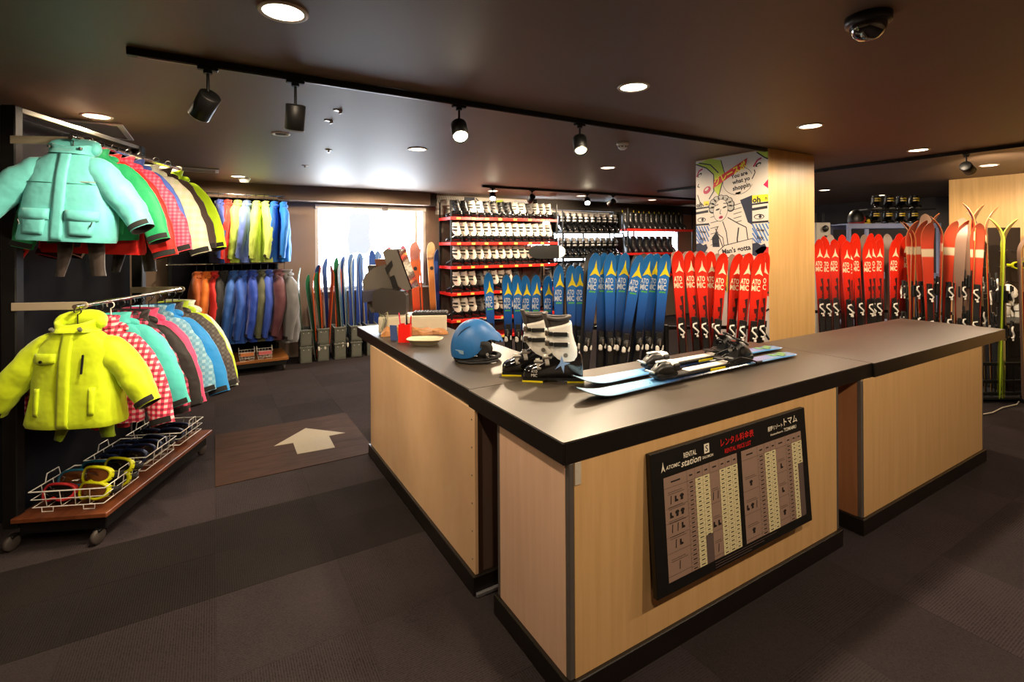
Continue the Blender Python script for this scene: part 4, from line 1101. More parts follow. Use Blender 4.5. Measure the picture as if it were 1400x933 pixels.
for i, (u, v, ub) in enumerate([(667, 373, 671), (692, 376, 694), (706, 376, 708), (718, 377, 719), (733, 376, 732), (749, 377, 750)]):
    d_ = 5.25 + .02 * (i % 2); zt = zof(u, v, d_)
    stand_ski(SK_BLUE_S, ORD[i] + ' small blue ski from the left in front of the boot shelf', d_, latof(u, d_), zt, latof(ub, d_), 'small blue skis', z_low=.8, yaw=random.uniform(-8, 8), back=2.5, z0=max(.06, zt - 1.34))
    mate(SK_BLUE_S, d_ + .04, u, v, ub, 'ski hidden behind the %s small blue ski' % ORD[i], 'mates of the small blue skis', -1, -3)
RR = [(927.5, 343, 932), (944, 343, 951), (958.5, 343, 964), (972.5, 344, 977), (989, 346, 979), (1010, 347, 999), (1023.5, 346, 1013), (1040.5, 346.5, 1029), (1047.5, 345, 1040)]
for i, (u, v, ub) in enumerate(RR):
    d_ = DB - .02 + (.0, .04, .0, .05, .0, .02, .05, .0, .06)[i]; d_ -= .14 if i > 5 else 0; zt = zof(u, v, d_)
    stand_ski(SK_RED, ORD[i] + ' red ski from the left in the row beside the pillar', d_, latof(u, d_), zt, latof(ub, d_), 'red skis left of the pillar', yaw=random.uniform(-16, -4), back=2.5, z0=max(.06, zt - 1.62))
    if i < 6: mate(SK_RED, d_ + .03, u, v, ub, 'ski half hidden behind the %s red ski beside the pillar' % ORD[i], 'mates of the red skis by the pillar', 5, -1)
# the red skis right of the pillar, two rows deep, then the taller ones
DR = 5.8
ski_rack('long black floor rack of red skis right of the pillar', DR, latof(1112, DR), 4.80)
ski_rack('black floor rack under the tall skis at the right', 5.55, 4.90, 5.50, .42, .5)
RF = [(1121, 327), (1132.5, 328), (1146, 327), (1158.5, 329), (1165, 331), (1177, 327), (1188.5, 328), (1196, 327), (1208, 327), (1225, 326)]
for i, (u, v) in enumerate(RF):
    zt = zof(u, v, DR)
    stand_ski(SK_RED_N, ORD[i] + ' red ski from the pillar in the right front row', DR + .03 * (i % 3), latof(u, DR), zt, latof(u + (3, 2, 2, 3, 0, 4, 1, 0, -2, -3)[i], DR), 'red skis right of the pillar', yaw=random.uniform(-26, -8), back=2, z0=max(.06, zt - 1.62))
RB = [(1127, 323), (1139, 320), (1152, 321), (1170, 319), (1182, 320), (1192, 319), (1202, 320), (1216, 319), (1231, 319), (1240, 322), (1256, 322), (1262, 323)]
for i, (u, v) in enumerate(RB):
    d_ = DR + .22; zt = zof(u, v, d_)
    stand_ski(SK_RED_N, ORD[i] + ' red ski from the pillar in the right rear row', d_, latof(u, d_), zt, latof(u + 2, d_), 'red skis in the rear row', yaw=random.uniform(-40, 5), back=2, z0=max(.1, zt - 1.62), parts=(i > 8), flip=(i % 3 == 1))
TL = [(1235, 303, 1238, 0, -128), (1240, 303, 1243, 0, -112), (1247, 302, 1249, 0, 18), (1259, 302, 1262, 0, 8), (1267, 291, 1268, 1, -36), (1278, 292, 1276, 0, 38), (1289, 296, 1284, 0, -122), (1301, 303, 1294, 0, -10), (1310, 297, 1306, 1, -50), (1318, 302, 1312, 0, 12), (1324, 300, 1317, 1, -20),
      (1328, 277, 1326, 0, -126), (1341, 280, 1337, 0, 34), (1352, 288, 1349, 1, 38), (1361, 283, 1357, 0, 40), (1270, 305, 1272, 0, -20), (1336, 306, 1333, 0, -34)]
nmz = ['first', 'second', 'third', 'fourth', 'fifth', 'sixth', 'seventh', 'eighth', 'ninth', 'tenth', 'eleventh', 'twelfth', 'thirteenth', 'fourteenth', 'fifteenth', 'sixteenth', 'seventeenth']
for i, (u, v, ub, fl_, yw) in enumerate(TL):
    d_ = 5.7 - .012 * i; zt = zof(u, v, d_)
    stand_ski(SK_RED_T, '%s of the taller red skis from the left, curved tip up%s' % (nmz[i], ', base outward' if fl_ else ''), d_, latof(u, d_), zt, latof(ub, d_), 'taller red skis at the right', yaw=yw, back=1.5, z0=max(.06, zt - 1.78), flip=bool(fl_))
for i, (u, v, ub, yw, k) in enumerate([(1375, 298, 1369, -122, 'left'), (1386, 300, 1377, 30, 'right')]):
    d_ = 5.35; zt = zof(u, v, d_)
    stand_ski(SK_GREEN, k + ' one of two lime green skis by the counter end', d_, latof(u, d_), zt, latof(ub, d_), 'lime green skis', yaw=yw, back=1, z0=max(.06, zt - 1.70))

# ================================================================== SKI BOOTS
def boot_meshes(hi=True):
    n = 20 if hi else 12
    D = {}
    # x: toe at -, heel at +.  total .32 long, .11 wide
    sh = MB(); rings = []
    # lower shell: sections along x: (x, half width, z top, z bottom, roundness)
    S = [(-.166, .020, .052, .022), (-.160, .036, .066, .018), (-.145, .046, .078, .016), (-.115, .052, .090, .016), (-.075, .053, .108, .016), (-.035, .050, .135, .016), (0.01, .047, .168, .016), (.06, .046, .185, .016), (.105, .044, .190, .016), (.135, .038, .175, .016), (.150, .026, .14, .018), (.154, .016, .11, .024)]
    for x, w_, zt, zb in S:
        zc = (zt + zb) / 2; h = (zt - zb) / 2; rg = []
        for k in range(n):
            t = 2 * PI * k / n; c, s = math.cos(t), math.sin(t)
            e = 2 / 3.0
            y = w_ * math.copysign(abs(c) ** e, c); z = zc + h * math.copysign(abs(s) ** (e if s < 0 else .95), s)
            if z > .10: y *= 1 - .28 * min(1, (z - .10) / .09)
            rg.append((x, y, z))
        rings.append(rg)
    sh.loft(rings, (True, True), True)
    D['shell'] = sh.mesh('boot_shell', [GLOSSB])
    so = MB()
    def sole(x0, x1, w0, w1, z0, z1, mi):
        so.loft([[(x0, -w0, z0), (x1, -w1, z0), (x1, w1, z0), (x0, w0, z0)], [(x0, -w0, z1), (x1, -w1, z1), (x1, w1, z1), (x0, w0, z1)]], (True, True), True, mi=mi, smooth=False)
    sole(-.170, -.06, .034, .046, 0.0, .009, 1); sole(-.168, -.05, .034, .046, .009, .024, 0); sole(-.05, .07, .034, .034, .010, .024, 0); sole(.07, .160, .042, .036, 0.0, .009, 1); sole(.07, .160, .042, .036, .009, .024, 0)
    D['sole'] = so.mesh('boot_sole', [BLACKP, YEL])
    cu = MB(); rings = []
    # cuff: sections up along z with forward (-x) lean; (z, xc, half len, half width)
    for z, xc, hl, hw in [(.128, .052, .085, .049), (.15, .048, .086, .053), (.18, .042, .082, .054), (.22, .034, .076, .053), (.26, .028, .072, .053), (.29, .024, .073, .054), (.305, .022, .071, .053), (.303, .022, .062, .045), (.26, .026, .058, .04)]:
        rg = []
        for k in range(n):
            t = 2 * PI * k / n; c, s = math.cos(t), math.sin(t)
            x = xc + hl * math.copysign(abs(c) ** .85, c); y = hw * math.copysign(abs(s) ** .85, s)
            zz = z
            if z < .2: zz = z + (.055 * max(0, -c) ** 1.2 * (1 - (z - .128) / .072)) - .03 * max(0, abs(s) - .5) * (1 - (z - .128) / .072)
            if z > .27: zz = z + .018 * c
            rg.append((x, y, zz))
        rings.append(rg)
    cu.loft(rings, (False, True), True)
    D['cuff'] = cu.mesh('boot_cuff', [WHITEP])
    li = MB(); rings = []
    for z, xc, hl, hw in [(.25, .026, .056, .041), (.30, .022, .060, .043), (.325, .020, .064, .047), (.340, .020, .063, .046), (.338, .020, .050, .033), (.27, .024, .046, .03)]:
        rg = []
        for k in range(n):
            t = 2 * PI * k / n; c, s = math.cos(t), math.sin(t)
            rg.append((xc + hl * c, hw * s, z + ((.010 * c * c + .006 * c) if z > .29 else 0)))
        rings.append(rg)
    li.loft(rings, (False, True), True)
    D['liner'] = li.mesh('boot_liner', [GREYF])
    bk = MB()
    for zc, xc, w_ in ((.262, -.02, .058), (.208, -.018, .058)):
        arc = []
        for side in (1,):
            pts = [(xc + .10, -.054 * 1.0, zc - .004), (xc + .05, -.0585, zc - .002), (xc + .01, -.050, zc), (xc - .022, -.030, zc + .004), (xc - .030, 0, zc + .004), (xc - .022, .030, zc + .002)]
            rg = [[(p[0], p[1] - .002, p[2] - .013), (p[0], p[1] - .009, p[2] - .010), (p[0], p[1] - .009, p[2] + .010), (p[0], p[1] - .002, p[2] + .013)] for p in pts]
            bk.loft(rg, (True, True), True, smooth=False)
        D.setdefault('bz', []).append((xc, zc))
    D['strap'] = bk.mesh('buckle_strap', [STEEL])
    D['buckle'] = []
    for xc, zc in D.pop('bz'):
        cl = MB()
        cl.box((xc + .055, -.067, zc), (.075, .010, .024), M=None, ch=.004)
        cl.box((xc + .005, -.062, zc + .002), (.022, .012, .020), ch=.003)
        D['buckle'].append(cl.mesh('buckle', [BLACKP]))
    ib = MB()
    for xc, zc, yw, L_ in ((-.055, .112, .045, .06), (-.10, .090, .045, .05)):
        rg = [[(xc + dx, y - .001, z), (xc + dx + .022, y - .001, z + .003), (xc + dx + .022, y, z + .010), (xc + dx, y, z + .008)] for dx, y, z in ((0.01, -yw - .006, zc - .02), (.004, -yw * .7, zc + .012), (0, -yw * .2, zc + .022), (0, yw * .4, zc + .018))]
        ib.loft(rg, (True, True), True, smooth=False)
        ib.box((xc + .018, -yw * .55, zc + .018), (.05, .03, .012), M=T((0, 0, 0)), ch=.004)
    D['instep'] = ib.mesh('instep_buckle', [STEEL])
    D['pivot'] = MB().cyl((0, 0, 0), .012, .006, 16, M=T((.062, -.0535, .150)) @ RX(90)).mesh('pivot_bolt', [STEEL])
    return D
BH = boot_meshes(True); BL = boot_meshes(False)
LGREY = mat('liner_light', '#8c8580', 0.85); CUFFG = mat('cuff_grey', '#57534f', 0.4); CUFFB = mat('cuff_black', '#1b1a1b', 0.3); CUFFI = mat('cuff_ivory', '#ddd6c8', 0.4); SILVR = mat('silver_plastic', '#a9a9ab', 0.3, 0.5)
SHELLR = mat('shell_dark_red', '#5a1512', 0.25)
LINERD = mat('liner_charcoal', '#332d2b', .85); SOLED = [BLACKP, BLACKP]; STRAPL = mat('strap_light_grey', '#c4c4c2', .3, .2)
def boot(label, M, D, cuff, liner, shell, group, full=False, strap=None):
    t = thing('ski_boot', label, 'ski boot', M=M, group=group)
    link('shell', D['shell'], t, None, [shell])
    c = link('cuff', D['cuff'], t, None, [cuff]); link('liner', D['liner'], t, None, [liner])
    link('sole', D['sole'], t, None, None if full else SOLED)
    sp_ = link('buckle_strap', D['strap'], t, None, [strap or SILVR]); [link('buckle', q_, sp_) for q_ in D['buckle']]
    if full:
        for zc in (.262, .208):
            MB().box((0, 0, 0), (.030, .016, .030), ch=.004).obj('buckle_catch', CHROME, t, T((-.033, -.040, zc + .002)) @ RZ(-35))
            MB().box((0, 0, 0), (.026, .010, .020), ch=.003).obj('buckle_catch', CHROME, t, T((.028, -.064, zc)))
        tg_ = MB(); tg_.loft([[(-.034 + dx - .014 * math.cos(y * 1.4), y * w_, z) for y in (-1, -.5, 0, .5, 1)] + [(-.018 + dx - .010 * math.cos(y * 1.4), y * w_ * .9, z) for y in (1, .5, 0, -.5, -1)] for z, dx, w_ in ((.25, .010, .040), (.30, .002, .042), (.345, -.010, .040), (.368, -.018, .028))], (True, True), True)
        tg_.obj('tongue', LINERD, t)
        MB().tube([(.020 + .066 * math.cos(q), .049 * math.sin(q), .338 + .010 * math.cos(q) ** 2) for q in [2 * PI * k_ / 24 for k_ in range(24)] if True], .010, 8, closed=True).obj('liner_roll', LINERD, t)
        link('instep_buckle', D['instep'], t); link('pivot_bolt', D['pivot'], t)
    return t
# the pair on the counter
MB1 = T((1.575, 2.20, 1.0)) @ RZ(-36)
bt = boot('nearer white and black ski boot with star on the counter', MB1, BH, WHITEP, LINERD, GLOSSB, 'pair of boots on the counter', True, STRAPL)
MB2 = T((1.545, 2.375, 1.0)) @ RZ(-30)
b2 = boot('farther white and black ski boot beside the helmet', MB2, BH, WHITEP, LINERD, GLOSSB, 'pair of boots on the counter', True, STRAPL)
st = MB(); star = []
for k in range(10):
    r_ = .042 if k % 2 == 0 else .012; a = R(90 + k * 36); star.append((r_ * math.cos(a) * .8, r_ * math.sin(a)))
st.prism([(-.004, .045), (.006, .010), (.04, .004), (.010, -.008), (.006, -.05), (-.008, -.010), (-.04, -.03), (-.014, .004)], 0, .002)
st.obj('star_print', mat('star_blue', '#7fa0d0', 0.4), bt, T((.045, -.0555, .105)) @ RX(90))
tx = MB(); add_text(tx, 'ATO', 0, .011, w=.032, h=.016); add_text(tx, 'MIC', 0, -.011, w=.032, h=.016)
tx.obj('lettering', WHITEP, bt, T((-.105, -.0535, .052)) @ RZ(-6) @ RX(90))
tg = MB().box((0, 0, 0), (.075, .05, .002)).obj('paper_tag', mat('tag_paper', '#c8b49a', 0.8)); tag(tg, 'small paper tag lying between helmet and boots', 'tag'); tg.matrix_world = T((1.585, 2.63, 1.018)) @ RZ(-30) @ RX(28)

# ------------------------------------------------------------------ shelf units full of boots along the back wall
def shelf_unit(label, x0, x1, y0, y1, zs, post_m, shelf_m, top, lip=.05, panels=(), tags=0):
    t = thing('boot_shelf', label, 'shelf', ((x0 + x1) / 2, y0, 0), 0, 'boot shelves along the back wall')
    ww = x1 - x0; dd = y1 - y0
    for sx in (-1, 1):
        for y in (.012, dd - .012):
            MB().box((sx * (ww / 2 - .012), y, top / 2), (.024, .024, top), ch=.003).obj('post', post_m, t)
    for z in zs:
        MB().box((0, dd / 2, z - .012), (ww - .05, dd - .03, .02)).obj('shelf_board', shelf_m, t)
        MB().box((0, .0, z - .02), (ww, .012, lip), ch=.002).obj('shelf_edge', shelf_m, t)
        MB().box((-ww / 2, dd / 2, z - .02), (.012, dd, lip), ch=.002).obj('shelf_edge', shelf_m, t)
    for (a, b, z0, z1, pm) in panels: MB().box(((a + b) / 2 - (x0 + x1) / 2, dd + .006, (z0 + z1) / 2), (b - a, .01, z1 - z0)).obj('back_panel', pm, t)
    for z in zs:
        for q in range(tags): MB().box((-ww / 2 + .12 + q * (ww - .2) / tags + .03 * math.sin(q * 5 + z), -.008, z - .02), (.07, .004, .036)).obj('size_tag', tagm, t)
    for sx in (-.28, .28):
        MB().box((sx * ww, dd - .006, top / 2), (.02, .006, top)).obj('back_strut', post_m, t)
    return t
tagm = mat('size_tag', '#d8b84a', 0.6)
TAUPE = mat('shelf_back_taupe', '#4a3f36', .7)
ZS1 = [2.225, 1.785, 1.37, .905, .44, .10]
shelf_unit('shelf with red boards and white ski boots', 3.50, 5.76, 7.9, 8.42, ZS1, BLACKM, RED, 2.52, .05, [(3.50, 5.40, .05, 2.24, TAUPE), (5.40, 5.76, .05, 1.42, TAUPE), (5.40, 5.76, 1.74, 2.24, TAUPE)], 7)
names1 = ['top', 'second', 'third', 'fourth', 'fifth', 'lowest']
rb = random.Random(11)
for r_, z in enumerate(ZS1):
    nn = 14
    for i in range(nn):
        x = 3.66 + i * (1.98 / (nn - 1))
        if r_ == 0:
            cm = (CUFFB, CUFFI, CUFFG)[(i // 2) % 3] if i < 11 else CUFFI
        else: cm = CUFFI if not (r_ in (2,) and i > 11) else CUFFG
        if r_ >= 3 and i % 5 == 3: cm = CUFFG
        if r_ >= 3 and 8 < i < 13: continue        # wholly hidden behind the blue skis
        if r_ == 5: continue
        yy = 8.10
        kind = 'white cuff' if cm is CUFFI else ('grey cuff' if cm is CUFFG else 'black cuff')
        o_ = boot('%s ski boot from the left on the %s red shelf, %s' % (ORD[i], names1[r_], kind), T((x, yy, z)) @ RZ(-43 + rb.uniform(-5, 5)) @ SC(.98, 1.0, 1.05 if r_ else .90), BL, cm, cm if cm is CUFFI else BLACKP, GLOSSB, 'boots on the red shelf', False, cm)
    for s_ in range(2):
        if r_ == 5: continue
        boot('%s ski boot on the left end of the %s red shelf' % (('nearer', 'farther')[s_], names1[r_]), T((3.66, 8.18 + .14 * s_ + .0, z)) @ RZ(0) @ SC(.8, 1, .82), BL, CUFFB if r_ == 0 else CUFFG, BLACKP, GLOSSB, 'boots on the end of the red shelf') if False else None
for r_, z in enumerate(ZS1[:5]):
    pass
ZS2 = [1.99, 1.49, 1.0]
U2 = shelf_unit('dark steel shelf full of black ski boots', 5.92, 7.55, 7.95, 8.40, ZS2, BLACKM, BLACKM, 2.42, .03, [(5.93, 7.54, .9, 1.40, BLACKP), (5.93, 7.54, 1.49, 1.87, BLACKP), (5.93, 7.54, 1.98, 2.41, BLACKP)])
for r_, z in enumerate(ZS2[:2]):
    for i in range(10):
        boot('%s black ski boot from the left on the %s dark shelf' % (ORD[i], ('upper', 'lower')[r_]), T((6.02 + i * .16, 8.14, z)) @ RZ(76 + rb.uniform(-5, 5)) @ SC(1, 1.1, 1.12), BL, CUFFB, LGREY, GLOSSB, 'black boots on the dark shelf')
for i in range(6):
    boot('%s black ski boot from the left on the dark shelf near the skis' % ORD[i], T((6.05 + i * .17, 8.14, 1.0)) @ RZ(76), BL, CUFFB, LGREY, GLOSSB, 'black boots on the bottom dark shelf')
ZS3 = [2.07, 1.545, 1.05]
shelf_unit('shelf with red boards and tall black snowboard boots', 7.66, 9.75, 7.95, 8.40, ZS3, BLACKM, RED, 2.52, .05, [(7.67, 9.74, 1.0, 1.50, BLACKP), (7.67, 9.42, 1.50, 1.91, BLACKP), (7.67, 9.74, 2.03, 2.46, BLACKP)])
def sb_meshes():
    mb = MB(); rings = []; n = 14
    for z, xc, hl, hw in [(.0, -.02, .15, .05), (.02, -.02, .155, .054), (.06, -.015, .15, .054), (.10, .0, .125, .052), (.14, .03, .085, .052), (.20, .04, .068, .054), (.30, .035, .066, .055), (.37, .03, .068, .056), (.375, .03, .058, .046), (.33, .03, .052, .04)]:
        rings.append([(xc + hl * math.copysign(abs(math.cos(2 * PI * k / n)) ** .8, math.cos(2 * PI * k / n)), hw * math.copysign(abs(math.sin(2 * PI * k / n)) ** .8, math.sin(2 * PI * k / n)), z) for k in range(n)])
    mb.loft(rings, (True, True), True)
    so = MB().prism([(.155 * math.copysign(abs(math.cos(t * PI / 8)) ** .8, math.cos(t * PI / 8)) - .02, .056 * math.sin(t * PI / 8)) for t in range(16)], 0, .018)
    tb = MB().tube([(.09, 0, .34), (.11, 0, .40), (.10, 0, .42), (.085, 0, .37)], .007, 6)
    la = MB()
    for k in range(4): la.tube([(-.045 + .01 * k, -.04, .16 + .05 * k), (-.05 + .01 * k, 0, .17 + .05 * k), (-.045 + .01 * k, .04, .16 + .05 * k)], .004, 6)
    return mb.mesh('boot_upper', [CUFFB]), so.mesh('boot_sole', [BLACKP]), tb.mesh('pull_loop', [YEL]), la.mesh('laces', [CUFFG])
SBM = sb_meshes()
for r_, z in enumerate(ZS3[:2]):
    nn = 12 if r_ == 0 else 8
    for i in range(nn):
        x = 7.78 + i * (1.82 / (nn - 1)) if r_ == 0 else 7.82 + i * .2
        t = thing('snowboard_boot', '%s tall black snowboard boot on the %s red shelf by the pillar' % (ORD[i], ('upper', 'lower')[r_]), 'snowboard boot', M=T((x, 8.16, z)) @ RZ(80 + rb.uniform(-5, 5)), group='snowboard boots by the pillar')
        for nm, me in zip(('upper', 'sole', 'pull_loop', 'laces'), SBM): link(nm, me, t)
# snowboard lying across the end of the red shelf
sbm = MB(); out = []
for k in range(40):
    t = 2 * PI * k / 40; c, s = math.cos(t), math.sin(t)
    out.append((.42 * math.copysign(abs(c) ** .55, c), .13 * math.copysign(abs(s) ** .8, s)))
o = thing('snowboard', 'black snowboard with white tip beside the red boot shelf', 'snowboard', M=T((5.50, 7.875, 1.60)) @ RX(90))
MB().prism(out, -.006, .006).obj('deck', BLACKP, o)
MB().prism([(p[0] * 1.002, p[1] * 1.01) for p in out if p[0] > .27], -.0075, .0075).obj('white_tip', WHITEP, o)
MB().box((.25, .06, -.010), (.02, .02, .03)).box((-.3, .06, -.010), (.02, .02, .03)).obj('mount_clip', STEEL, o)

# ================================================================== THINGS ON THE COUNTER
# pair of skis lying on the near worktop
CSKI_L = 1.80
ctop = grad_mat('topsheet_counter', [(0, '#4f8fd0'), (.22, '#5fa0dc'), (.30, '#2a5a9a'), (.36, '#0e1c36'), (.62, '#0f2040'), (.68, '#2a62a8'), (.74, '#7cbcf0'), (.9, '#a4d2f6'), (1, '#b4daf6')], CSKI_L, .18, .10, 9)  # tip colours lightened to paint in the spotlight's glare; the rest is graphic
cbody = ski_mesh(CSKI_L, .050, .040, .060, .013, .055).mesh('ski_body', [ctop, BASEB, BASEB])
def counter_ski(label, tail, tip, z, tilt):
    a = Vector((tail[0], tail[1], z)); b = Vector((tip[0], tip[1], z)); d = (b - a).normalized(); d.z = 0
    yv = Vector((0, 0, -1)); xv = yv.cross(d)
    M = Matrix(((xv.x, yv.x, d.x, a.x), (xv.y, yv.y, d.y, a.y), (xv.z, yv.z, d.z, a.z), (0, 0, 0, 1)))
    t = thing('ski', label, 'ski', M=M, group='pair of skis on the counter')
    link('ski_body', cbody, t)
    y = -.013
    g = MB()
    for (z0, s_) in ((.10, 1), (.20, 1), (.15, -1)): g.box((s_ * .012, y - .0006, z0), (.05, .0012, .035))
    g.obj('green_print', mat('print_green', '#5f9a5c', .4), t)
    MB().box((0, y - .009, .86), (.056, .018, .80), ch=.004).obj('binding_plate', BLACKP, t)
    MB().box((0, y - .022, .86), (.050, .012, .36), ch=.004).obj('white_rail', WHITEP, t)
    MB().box((-.031, y - .004, .80), (.004, .014, .13), ch=.001).obj('yellow_strip', YEL, t)
    # toe piece
    zc = 1.21
    tb = MB()
    tb.box((0, y - .028, zc), (.070, .026, .16), ch=.008)
    tb.loft([[(-w_, y - .03, zc + dz), (w_, y - .03, zc + dz), (w_ * .9, y - .03 - h * .7, zc + dz), (w_ * .5, y - .03 - h, zc + dz), (-w_ * .5, y - .03 - h, zc + dz), (-w_ * .9, y - .03 - h * .7, zc + dz)] for dz, w_, h in ((-.055, .040, .045), (-.02, .042, .062), (.03, .036, .060), (.07, .026, .035), (.095, .014, .012))], (True, True), True)
    for s_ in (-1, 1): tb.box((s_ * .030, y - .06, zc - .06), (.026, .040, .05), ch=.008)
    tb_o = tb.obj('toe_binding', BLACKP, t)
    wp = MB(); wp.box((0, y - .072, zc - .055), (.066, .036, .075), ch=.012); wp.box((0, y - .094, zc + .02), (.02, .008, .07), ch=.003)
    wp.obj('toe_cap', WHITEP, tb_o)
    MB().tube([(-.03, y - .05, zc + .10), (0, y - .06, zc + .125), (.03, y - .05, zc + .10)], .006, 6).cyl((0, 0, 0), .010, .05, 12, M=T((0, y - .045, zc + .06)) @ RY(90)).obj('adjust_screw', STEEL, t)
    # heel piece
    zc = .56
    hb = MB()
    hb.box((0, y - .030, zc), (.066, .034, .20), ch=.008)
    hb.loft([[(-w_, y - .04, zc + dz), (w_, y - .04, zc + dz), (w_, y - .04 - h * .6, zc + dz), (w_ * .55, y - .04 - h, zc + dz), (-w_ * .55, y - .04 - h, zc + dz), (-w_, y - .04 - h * .6, zc + dz)] for dz, w_, h in ((-.10, .02, .02), (-.06, .032, .055), (-.01, .036, .085), (.03, .036, .095), (.055, .030, .06))], (True, True), True)
    hb.box((0, y - .135, zc - .03), (.03, .012, .11), M=T((0, y - .13, zc)) @ RX(24) @ T((0, -y + .13, -zc)), ch=.004)
    hb_o = hb.obj('heel_binding', BLACKP, t)
    h2 = MB(); h2.cyl((0, 0, 0), .022, .076, 16, M=T((0, y - .085, zc + .02)) @ RY(90)); h2.box((0, y - .125, zc + .045), (.05, .02, .03), ch=.004); h2.cyl((0, 0, 0), .015, .02, 12, M=T((0, y - .09, zc + .075)))
    h2.obj('heel_cup', GLOSSB, hb_o)
    br = MB()
    for s_ in (-1, 1):
        br.tube([(s_ * .036, y - .03, zc + .16), (s_ * .046, y - .05, zc + .06), (s_ * .054, y - .03, zc - .02), (s_ * .056, y - .004, zc - .09)], .0045, 8)
        br.box((s_ * .056, y - .002, zc - .11), (.012, .014, .06), ch=.004)
    br.box((0, y - .05, zc + .17), (.066, .008, .05), ch=.003)
    br.obj('ski_brake', BLACKM, t)
    return t
counter_ski('nearer blue ski of the pair lying on the counter', (3.24, 1.865), (1.42, 1.84), 1.012, 0)
counter_ski('farther blue ski of the pair lying on the counter', (3.36, 2.035), (1.36, 2.02), 1.012, 0)

# helmet
hm = thing('ski_helmet', 'matt blue ski helmet lying beside the boots', 'helmet', M=T((1.452, 2.868, 1.0)) @ RZ(YAW + 4))
def helmet_meshes():
    HB = mat('helmet_blue', '#1d62a2', 0.45, var=.03)
    a, b, c = .168, .128, .262
    def zb(ph):
        d_ = math.cos(ph)
        base = .030 + .085 * max(0, d_) ** 1.2            # rear low at -x, brim high at +x
        arch = .075 * math.exp(-((math.degrees(math.acos(max(-1, min(1, d_)))) - 62) / 30) ** 2)
        return base + arch
    mb = MB(); n = 48; m = 18; rings = []; inner = []
    for i in range(m + 1):
        rg = []; ri = []
        for k in range(n):
            ph = 2 * PI * k / n
            z0 = zb(ph); e0 = math.asin(min(.95, (z0 - .06) / (c - .06))) if z0 > .06 else -math.asin(min(.9, (.06 - z0) / .2))
            e = e0 + (PI / 2 - .03 - e0) * i / m
            rr = math.cos(e) if e > 0 else 1 - .12 * (e * e) * 6
            z = .06 + (c - .06) * math.sin(e) if e > 0 else .06 + .2 * math.sin(e)
            x = a * rr * math.cos(ph) - .018 * (z / c); y = b * rr * math.sin(ph)
            if e < .6: x += .012 * max(0, math.cos(ph)) ** 6
            rg.append((x, y, z)); ri.append((x * .93, y * .92, z - .004 if i == 0 else z * .955))
        rings.append(rg); inner.append(ri)
    mb.loft(rings, (False, True), True)
    mb.loft([inner[0], rings[0]], (False, False), True)
    mb.loft(inner[::-1], (True, False), True)
    return mb, HB, zb, a, b, c
_mb, HB, _zb, ha, hb_, hc = helmet_meshes()
HELM = _mb.mesh('helmet_shell', [HB])
link('shell', HELM, hm)
PAD = mat('black_foam', '#101012', .8)
PADS = []
for s_ in (-1, 1):
    pd_ = MB(); PADS.append(pd_)
    pd_.loft([[(.035 + .058 * math.cos(t) * q, s_ * (.104 + dy), .088 + .052 * math.sin(t) * q) for t in [2 * PI * k / 20 for k in range(20)]] for q, dy in ((1.0, -.035), (1.05, -.01), (.95, .012), (.6, .018))], (True, True), True)
PADM = [p.mesh('ear_pad', [PAD]) for p in PADS]
for p in PADM: link('ear_pad', p, hm)
rim = MB().tube([(ha * .84 * math.cos(t), hb_ * .84 * math.sin(t), .016 + .012 * max(0, math.cos(t))) for t in [2 * PI * k / 28 for k in range(28)]], .014, 8, closed=True)
RIMM = rim.mesh('liner_rim', [PAD]); link('liner_rim', RIMM, hm)
MB().tube([(-.12, -.10, .012), (-.04, -.135, .008), (.06, -.13, .010), (.12, -.10, .012), (.13, -.06, .02), (.06, -.10, .05)], .008, 6).obj('chin_strap', PAD, hm)
MB().tube([(-.125, -.066, .16), (-.105, -.072, .19), (-.075, -.074, .213), (-.045, -.074, .228)], [.002, .005, .005, .002], 6).obj('vent_slit', mat('vent_dark_blue', '#123a62', .6), hm)
for p in ((.02, -.128, .105), (.145, -.055, .128)): MB().sphere(p, .006, 8, 6).obj('rivet', BLACKP, hm)
MB().cyl((0, 0, 0), .009, .006, 12).obj('buckle', SILVR, hm, T((.06, -.125, .058)) @ RX(90))
MB().box((0, 0, 0), (.07, .002, .024), ch=.001).obj('logo_print', mat('pale_print', '#8fb0c8', .4), hm, T((-.112, -.098, .072)) @ RZ(-42) @ RX(8))
def spare_helmet(label, M, shell_m, pad_m, group):
    t = thing('ski_helmet', label, 'helmet', M=M, group=group)
    link('shell', HELM, t, None, [shell_m]); [link('ear_pad', p, t, None, [pad_m]) for p in PADM]; link('liner_rim', RIMM, t, None, [pad_m])
    return t

# till: cash drawer, terminal, keyboard
K3 = T((1.172, 4.135, 1.0)) @ RZ(-21)
cd = thing('cash_drawer', 'cream cash drawer box on the far worktop end', 'cash drawer', M=K3)
MB().box((.283, .145, .075), (.566, .29, .13), ch=.006).obj('case', CREAM, cd)
MB().box((.283, -.002, .072), (.54, .006, .10), ch=.002).obj('drawer_front', CREAM, cd)
for x in (.04, .526):
    for y in (.03, .26): MB().cyl((x, y, .005), .014, .010, 12).obj('foot', BLACKP, cd)
DG = mat('till_dark_grey', '#6a635b', .5); DG2 = mat('till_graphite', '#3a3532', .45)
vo = VF * 4.46 + VR * ((532 - 700) * 4.46 / 682.284)
KT = T((vo.x, vo.y, 1.141)) @ RZ(YAW)
til = thing('till_terminal', 'dark grey till terminal seen from behind on the cash drawer', 'till', M=KT)
XZ = Matrix(((1, 0, 0, 0), (0, 0, -1, 0), (0, 1, 0, 0), (0, 0, 0, 1)))
def slab(pts, y0, y1): return MB().prism(pts, -y1, -y0, M=XZ)
